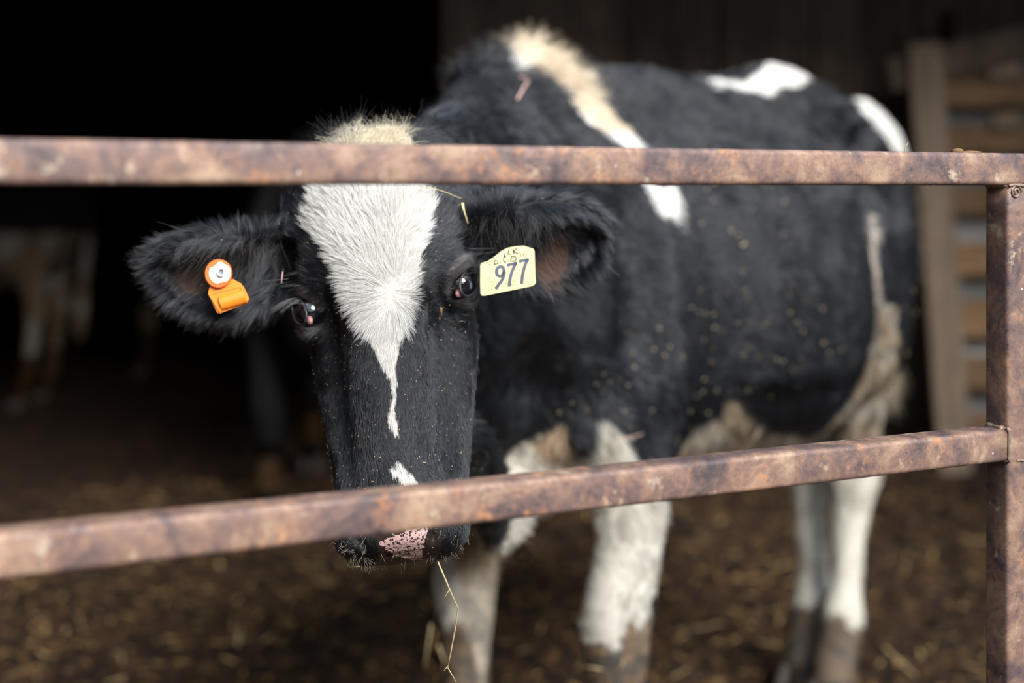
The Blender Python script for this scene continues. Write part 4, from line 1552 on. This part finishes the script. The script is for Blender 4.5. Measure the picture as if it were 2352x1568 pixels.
digit('figure_nine', [arc(1482, 488, 68, 92, 20, 380, 22, 6), [(1550, 490), (1548, 560), (1525, 640), (1480, 705), (1400, 820)]], 60, M_ink, yt)
digit('figure_seven', [[(1602, 375), (1790, 330)], [(1768, 335), (1722, 420), (1680, 540), (1655, 650), (1642, 780)]], 57, M_ink, yt)
digit('figure_seven', [[(1815, 305), (2002, 262)], [(1978, 268), (1935, 360), (1900, 480), (1878, 600), (1866, 735)]], 57, M_ink, yt)
digit('small_figure', [[(1262, 305), (1285, 285), (1290, 365)], [(1250, 372), (1325, 360)]], 9, M_blk, yt)
digit('small_figure', [arc(1825, 160, 28, 26, -160, 80, 8), arc(1830, 205, 32, 28, -80, 150, 8)], 9, M_blk, yt)
digit('small_figure', [[(1935, 112), (1905, 150), (1892, 190)], arc(1925, 190, 30, 28, 0, 360, 12)], 9, M_blk, yt)
digit('small_figure', [[(1480, 270), (1490, 325)], [(1600, 250), (1640, 245), (1625, 300)]], 8, M_blk, yt)
digit('marker_letter', [[(1640, 80), (1615, 165), (1690, 158)]], 24, M_blk, yt)
digit('marker_letter', [[(1715, 60), (1725, 160)], [(1785, 45), (1728, 112), (1795, 150)]], 24, M_blk, yt)
digit('marker_letter', [[(1372, 362), (1385, 268), (1440, 300), (1440, 340), (1380, 352)]], 20, M_blk, yt)
digit('marker_letter', [arc(1575, 262, 34, 55, -60, -300, 10)], 20, M_blk, yt)
digit('marker_letter', [[(1685, 205), (1668, 300), (1740, 295), (1772, 265), (1760, 215), (1690, 205)]], 22, M_blk, yt)
digit('marker_letter', [[(1345, 245), (1362, 235)], [(1560, 160), (1550, 215)]], 22, M_blk, yt)
mb = MB()
for i in range(110):
    if random.random() < .5: x, y = random.gauss(1290, 60), random.uniform(590, 880)
    elif random.random() < .7: x, y = random.gauss(1650, 90), random.gauss(720, 45)
    else: x, y = random.uniform(1200, 2080), random.uniform(380, 850)
    if not (1160 < x < 2090 and y < 925 - (x - 1150) * .18): continue
    r_ = random.uniform(3, 8)
    a, b2 = c4(x, y)
    mb.add(*slab(ty, [(a + r_ / 7.84 * math.cos(k_ * 1.05) * random.uniform(.6, 1.3), b2 + r_ / 7.84 * math.sin(k_ * 1.05)) for k_ in range(6)], .0007, .0010))
mb.build('tag_dirt', M_spk, yt)

# orange button tag in the other ear
to = TagFrame(503, 629, 1.752, .10, .12)
ot = empty('orange_ear_tag', tuple(to.o))
tag(ot, 'orange button ear tag with a cream disc in the ear at the left', 'ear tag')


def c2(x, y):
    return 440 + x / 8.711, 560 + y / 8.711


def disc(tf, cx, cy, rx, ry, h0, h1, n=36, hole=0.0, notch=None):
    V = []; Fc = []
    for i in range(n):
        a = 2 * math.pi * i / n
        f = 1.0
        if notch:
            for (na, nw, nd) in notch:
                if abs((math.degrees(a) - na + 180) % 360 - 180) < nw: f = nd
        for (q, h) in ((f, h0), (f, h1 - .0006), (f * .96, h1), (hole, h1), (hole, h0)):
            x, y = c2(cx + rx * q * math.cos(a), cy + ry * q * math.sin(a))
            V.append(tf.p(x, y, h))
    for i in range(n):
        j = (i + 1) % n
        for k_ in range(5):
            Fc.append((i * 5 + k_, i * 5 + (k_ + 1) % 5, j * 5 + (k_ + 1) % 5, j * 5 + k_))
    return V, Fc


mb = MB(); mb.add(*disc(to, 545, 595, 268, 285, -.003, .0045, hole=.05)); mb.build('button_ring', M_org2, ot, False)
mb = MB(); mb.add(*disc(to, 570, 590, 215, 222, .0044, .0056, hole=.05, notch=[(235, 22, .84), (300, 16, .93), (75, 24, .88)])); mb.build('cream_disc', M_wht, ot, False)
mb = MB(); mb.add(*disc(to, 605, 572, 82, 88, .0050, .0105, hole=.66)); mb.build('pin_collar', M_wht, ot, False)
mb = MB(); mb.add(*disc(to, 605, 572, 60, 64, .0050, .0070, hole=.01)); mb.build('pin', M_hole, ot, False)
mb = MB()
pl = [c2(*q) for q in ((385, 800), (345, 970), (352, 1030), (530, 1375), (580, 1385), (1085, 1195), (1150, 1115), (990, 790), (820, 700))]
mb.add(*slab(to, pl[::-1], -.0050, -.0018)); mb.build('tag_plate', M_org, ot)
# half round barrel lying on the plate, hollow at its left end
A0 = to.p(*c2(590, 1190), -.0018); A1 = to.p(*c2(1075, 1040), -.0018)
ax = unit(A1 - A0); sd_ = unit(np.cross(to.n, ax))
R_ = 150 / 8.711 * to.k
V = []; Fc = []
nn = 16
for (pt, rr2) in ((A0, R_), (A1, R_), (A0, R_ * .78), (A0 + ax * R_ * .8, R_ * .6)):
    for i in range(nn + 1):
        a = math.pi * i / nn
        V.append(pt + sd_ * math.cos(a) * rr2 + to.n * math.sin(a) * rr2 * .78)
m_ = nn + 1
for i in range(nn):
    Fc += [(i, i + 1, m_ + i + 1, m_ + i), (i, 2 * m_ + i, 2 * m_ + i + 1, i + 1), (2 * m_ + i, 3 * m_ + i, 3 * m_ + i + 1, 2 * m_ + i + 1)]
Fc.append(tuple(range(m_, 2 * m_))); Fc.append(tuple(range(3 * m_, 4 * m_)))
mb = MB(); mb.add(V, Fc); mb.build('barrel', M_org, ot, False)
mb = MB()
for (q0, q1, hh) in (((375, 985), (600, 1345), .0022), ((1000, 850), (1130, 1120), .0012), ((400, 985), (960, 830), .0005)):
    p0, p1 = to.p(*c2(*q0), -.0018), to.p(*c2(*q1), -.0018)
    d_ = unit(p1 - p0)
    mb.box((p0 + p1) / 2 + to.n * hh / 2, [d_, np.cross(to.n, d_), to.n], (np.linalg.norm(p1 - p0) / 2, .0022, hh / 2 + .0004), .0003)
mb.build('plate_rim', M_org, ot)

# ------------------------------------------------------------------ straws caught on the cow
def hit(px, py, off=.003, dflt=1.75):
    """point on the main cow seen at a pixel"""
    o = Vector((0, 0, CAMZ)); t = Vector(tuple(W(px, py, 1.0))) - o
    ok, loc, nr, _ = body.ray_cast(body.matrix_world.inverted() @ o, t.normalized())
    return np.array(loc) + np.array(nr) * off if ok and abs(loc[1] - dflt) < .6 else W(px, py, dflt)


bpy.context.view_layer.update()
straw('curved_straw', [hit(x, y, .013) for x, y in ((957, 438), (975, 441), (995, 444), (1015, 450), (1032, 457), (1047, 463))], .0011, 'thin curved pale straw lying over the cow\'s forehead, right of the blaze')
straw('straw_piece', [hit(x, y, .012) for x, y in ((1055, 474), (1059, 488), (1065, 507))], .0022, 'short flat pale straw piece beside the cow\'s right-hand ear base', None, .35)
p3 = [hit(x, y, .011) for x, y in ((997, 701), (997, 712), (998, 724))]
straw('hooked_straw', p3, .0006, 'tiny orange hooked straw on the face below the right-hand eye', flat_mat('orange_straw', (.62, .36, .12), .5), .6,
      branches=[[p3[0], hit(1002, 704, .013), hit(1001, 709, .014)]])
straw('pink_straw', [hit(x, y, .012) for x, y in ((657, 633), (659, 645), (660, 653))], .0008, 'tiny pinkish straw at the temple above the left-hand eye', M_pink)
straw('pink_straw', [hit(x, y, .03, 2.4) for x, y in ((1162, 197), (1178, 199), (1186, 212), (1180, 232), (1172, 245), (1166, 258))], .0022, 'curved pinkish stem lying on the dark shoulder in front of the stripe', M_pink)
straw('thorn_straw', [hit(x, y, .03, 2.4) for x, y in ((1400, 996), (1425, 994), (1446, 990))], .0016, 'short tan straw on the near shoulder above the white foreleg', M_pink)
straw('chin_straw', [hit(793, 1281, .006), hit(812, 1288, .008), hit(829, 1292, .004)], .0008, 'fine pale straw stuck to the left side of the muzzle')
d0_ = 1.625
st_pts = [W(1006, 1290, d0_), W(1018, 1318, d0_ - .005), W(1035, 1358, d0_ - .008), W(1052, 1396, d0_ - .01), W(1046, 1440, d0_ - .005), W(1036, 1495, d0_), W(1028, 1535, d0_)]
straw('hanging_straw', st_pts, .0012, 'long bent pale straw hanging from the cow\'s mouth', M_straw, .7,
      branches=[[W(1033, 1352, d0_ - .008), W(1018, 1378, d0_ - .008)], [W(1030, 1528, d0_), W(1019, 1540, d0_)], [W(1028, 1532, d0_), W(1048, 1566, d0_)]])
# straw stuck to the muddy knees
for i, (a, b2, c, e2) in enumerate(((990, 1432, 976, 1535), (1003, 1450, 990, 1500), (1008, 1480, 1030, 1560), (1035, 1520, 1080, 1545))):
    straw('knee_straw', [hit(a, b2, .02, 2.66) if i > 1 else W(a, b2, 2.66), W((a + c) / 2, (b2 + e2) / 2, 2.65), hit(c, e2, .02, 2.66) if i > 1 else W(c, e2, 2.66)], .003,
          ('long yellow straw standing at the outer edge of the far front knee', 'shorter straw beside the long one at the far front knee', 'straw slanting over the mud of the far front knee', 'straw lying lowest on the muddy far front knee')[i], M_straw2 if i % 2 else M_straw)
for (x0, y0, x1, y1, mt, lb) in ((1358, 1517, 1390, 1521, M_straw, 'bright yellow straw bit lying level in the mud of the near front knee'),
                                 (1418, 1528, 1430, 1500, M_straw, 'upright yellow straw bit in the mud at the middle of the near front knee'),
                                 (1366, 1482, 1404, 1486, M_straw2, 'tan straw bit lying level, highest in the mud of the near front knee'),
                                 (1420, 1562, 1446, 1552, M_straw2, 'tan straw bit lowest on the muddy near front knee')):
    straw('mud_straw', [hit(x0, y0, .021, 2.5), hit((x0 + x1) / 2, (y0 + y1) / 2, .022, 2.5), hit(x1, y1, .021, 2.5)], .0024, lb, mt)

# ------------------------------------------------------------------ cows in the dark behind
def back_cow(name, O, facing, headpt, nose, label, pattern, seed, hgt=.016):
    rear = -unit(np.array([facing[0], facing[1], 0.0]))
    O = np.array(O, float)
    rt = np.array([rear[1], -rear[0], 0.0])
    hp = O - rear * headpt[0] + rt * headpt[1] + np.array([0, 0, headpt[2]])
    np_ = O - rear * nose[0] + rt * nose[1] + np.array([0, 0, nose[2]])
    eb_ = unit(np_ - hp); ea_ = unit(rt - eb_ * (rt @ eb_)); ec_ = np.cross(ea_, -eb_)
    if ec_ @ (-rear) < -.3 or ec_[2] < -.5: ec_ = -ec_
    fr = Frame(O, rear[:2], (hp, ea_, eb_, ec_))
    lg = [dict(legs[0]), {'arm': [(a, -l, z, p_, q_) for (a, l, z, p_, q_) in legs[0]['arm']]},
          {'thigh': [(a, l + .05, z, p_, q_) for (a, l, z, p_, q_) in legs[2]['thigh']], 'shank': [(a, l + .06, z, p_, q_) for (a, l, z, p_, q_) in legs[2]['shank']]},
          {'thigh': [(a, -l - .05, z, p_, q_) for (a, l, z, p_, q_) in legs[2]['thigh']], 'shank': [(a, -l - .06, z, p_, q_) for (a, l, z, p_, q_) in legs[2]['shank']]}]
    b0 = hp + eb_ * .08 - ec_ * .1; b1 = fr.B(-.06, 0, 1.04)
    nk = {'main': [(b0, fr.v, .085, .12), (b0 * .6 + b1 * .4, fr.v, .10, .18), (b0 * .3 + b1 * .7, fr.v, .13, .24), (b1, fr.v, .17, .33)], 'extra': []}
    tl = [(fr.B(1.05, 0, 1.36), .05), (fr.B(1.2, 0, 1.36), .035), (fr.B(1.27, 0, 1.25), .03), (fr.B(1.26, 0, 1.0), .025), (fr.B(1.22, 0, .7), .03), (fr.B(1.2, 0, .5), .045), (fr.B(1.2, 0, .38), .02)]
    PP = cow_prims(fr, lg, tl, nk)
    for sd in (1, -1):
        PP.append(Ell(fr.H(sd * .17, .13, -.07), (.09, .05, .02), [fr.ea, fr.eb, fr.ec], .03))
    lo = np.minimum(O, fr.B(1.3, 0, 0)) - np.array([.75, .75, .02]); hi = np.maximum(O, fr.B(1.3, 0, 0)) + np.array([.75, .75, 1.6])
    lo = np.minimum(lo, np.minimum(hp, np_) - .25); hi = np.maximum(hi, np.maximum(hp, np_) + .25); lo[2] = -.02
    V, Q = surface(PP, hgt, lo, hi)
    e_ = empty(name, tuple(O)); tag(e_, label, 'cow')
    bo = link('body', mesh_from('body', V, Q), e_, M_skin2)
    s, l, z = fr.sl(V)
    nz = fnoise(V, 2.6, seed, 2)
    w = pattern(s, l, z, nz)
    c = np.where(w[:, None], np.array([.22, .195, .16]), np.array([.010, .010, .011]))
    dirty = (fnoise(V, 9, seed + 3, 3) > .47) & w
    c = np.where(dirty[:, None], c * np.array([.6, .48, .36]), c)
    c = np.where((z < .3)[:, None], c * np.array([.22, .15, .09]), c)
    at = bo.data.attributes.new('col', 'FLOAT_COLOR', 'POINT'); at.data.foreach_set('color', np.concatenate([c, np.ones((len(c), 1))], 1).ravel())
    for L_ in (lg[0]['arm'], lg[1]['arm'], lg[2]['shank'], lg[3]['shank']):
        a, l_, z_, _, _ = L_[-1]
        for wd_ in (-.027, .027):
            mb = MB(); hoof_mesh(mb, fr.B(a - .035, l_ + wd_, .0), -fr.r, fr.v, up3, .12, .027, .065)
            mb.build('hoof', M_hoof, e_, True)


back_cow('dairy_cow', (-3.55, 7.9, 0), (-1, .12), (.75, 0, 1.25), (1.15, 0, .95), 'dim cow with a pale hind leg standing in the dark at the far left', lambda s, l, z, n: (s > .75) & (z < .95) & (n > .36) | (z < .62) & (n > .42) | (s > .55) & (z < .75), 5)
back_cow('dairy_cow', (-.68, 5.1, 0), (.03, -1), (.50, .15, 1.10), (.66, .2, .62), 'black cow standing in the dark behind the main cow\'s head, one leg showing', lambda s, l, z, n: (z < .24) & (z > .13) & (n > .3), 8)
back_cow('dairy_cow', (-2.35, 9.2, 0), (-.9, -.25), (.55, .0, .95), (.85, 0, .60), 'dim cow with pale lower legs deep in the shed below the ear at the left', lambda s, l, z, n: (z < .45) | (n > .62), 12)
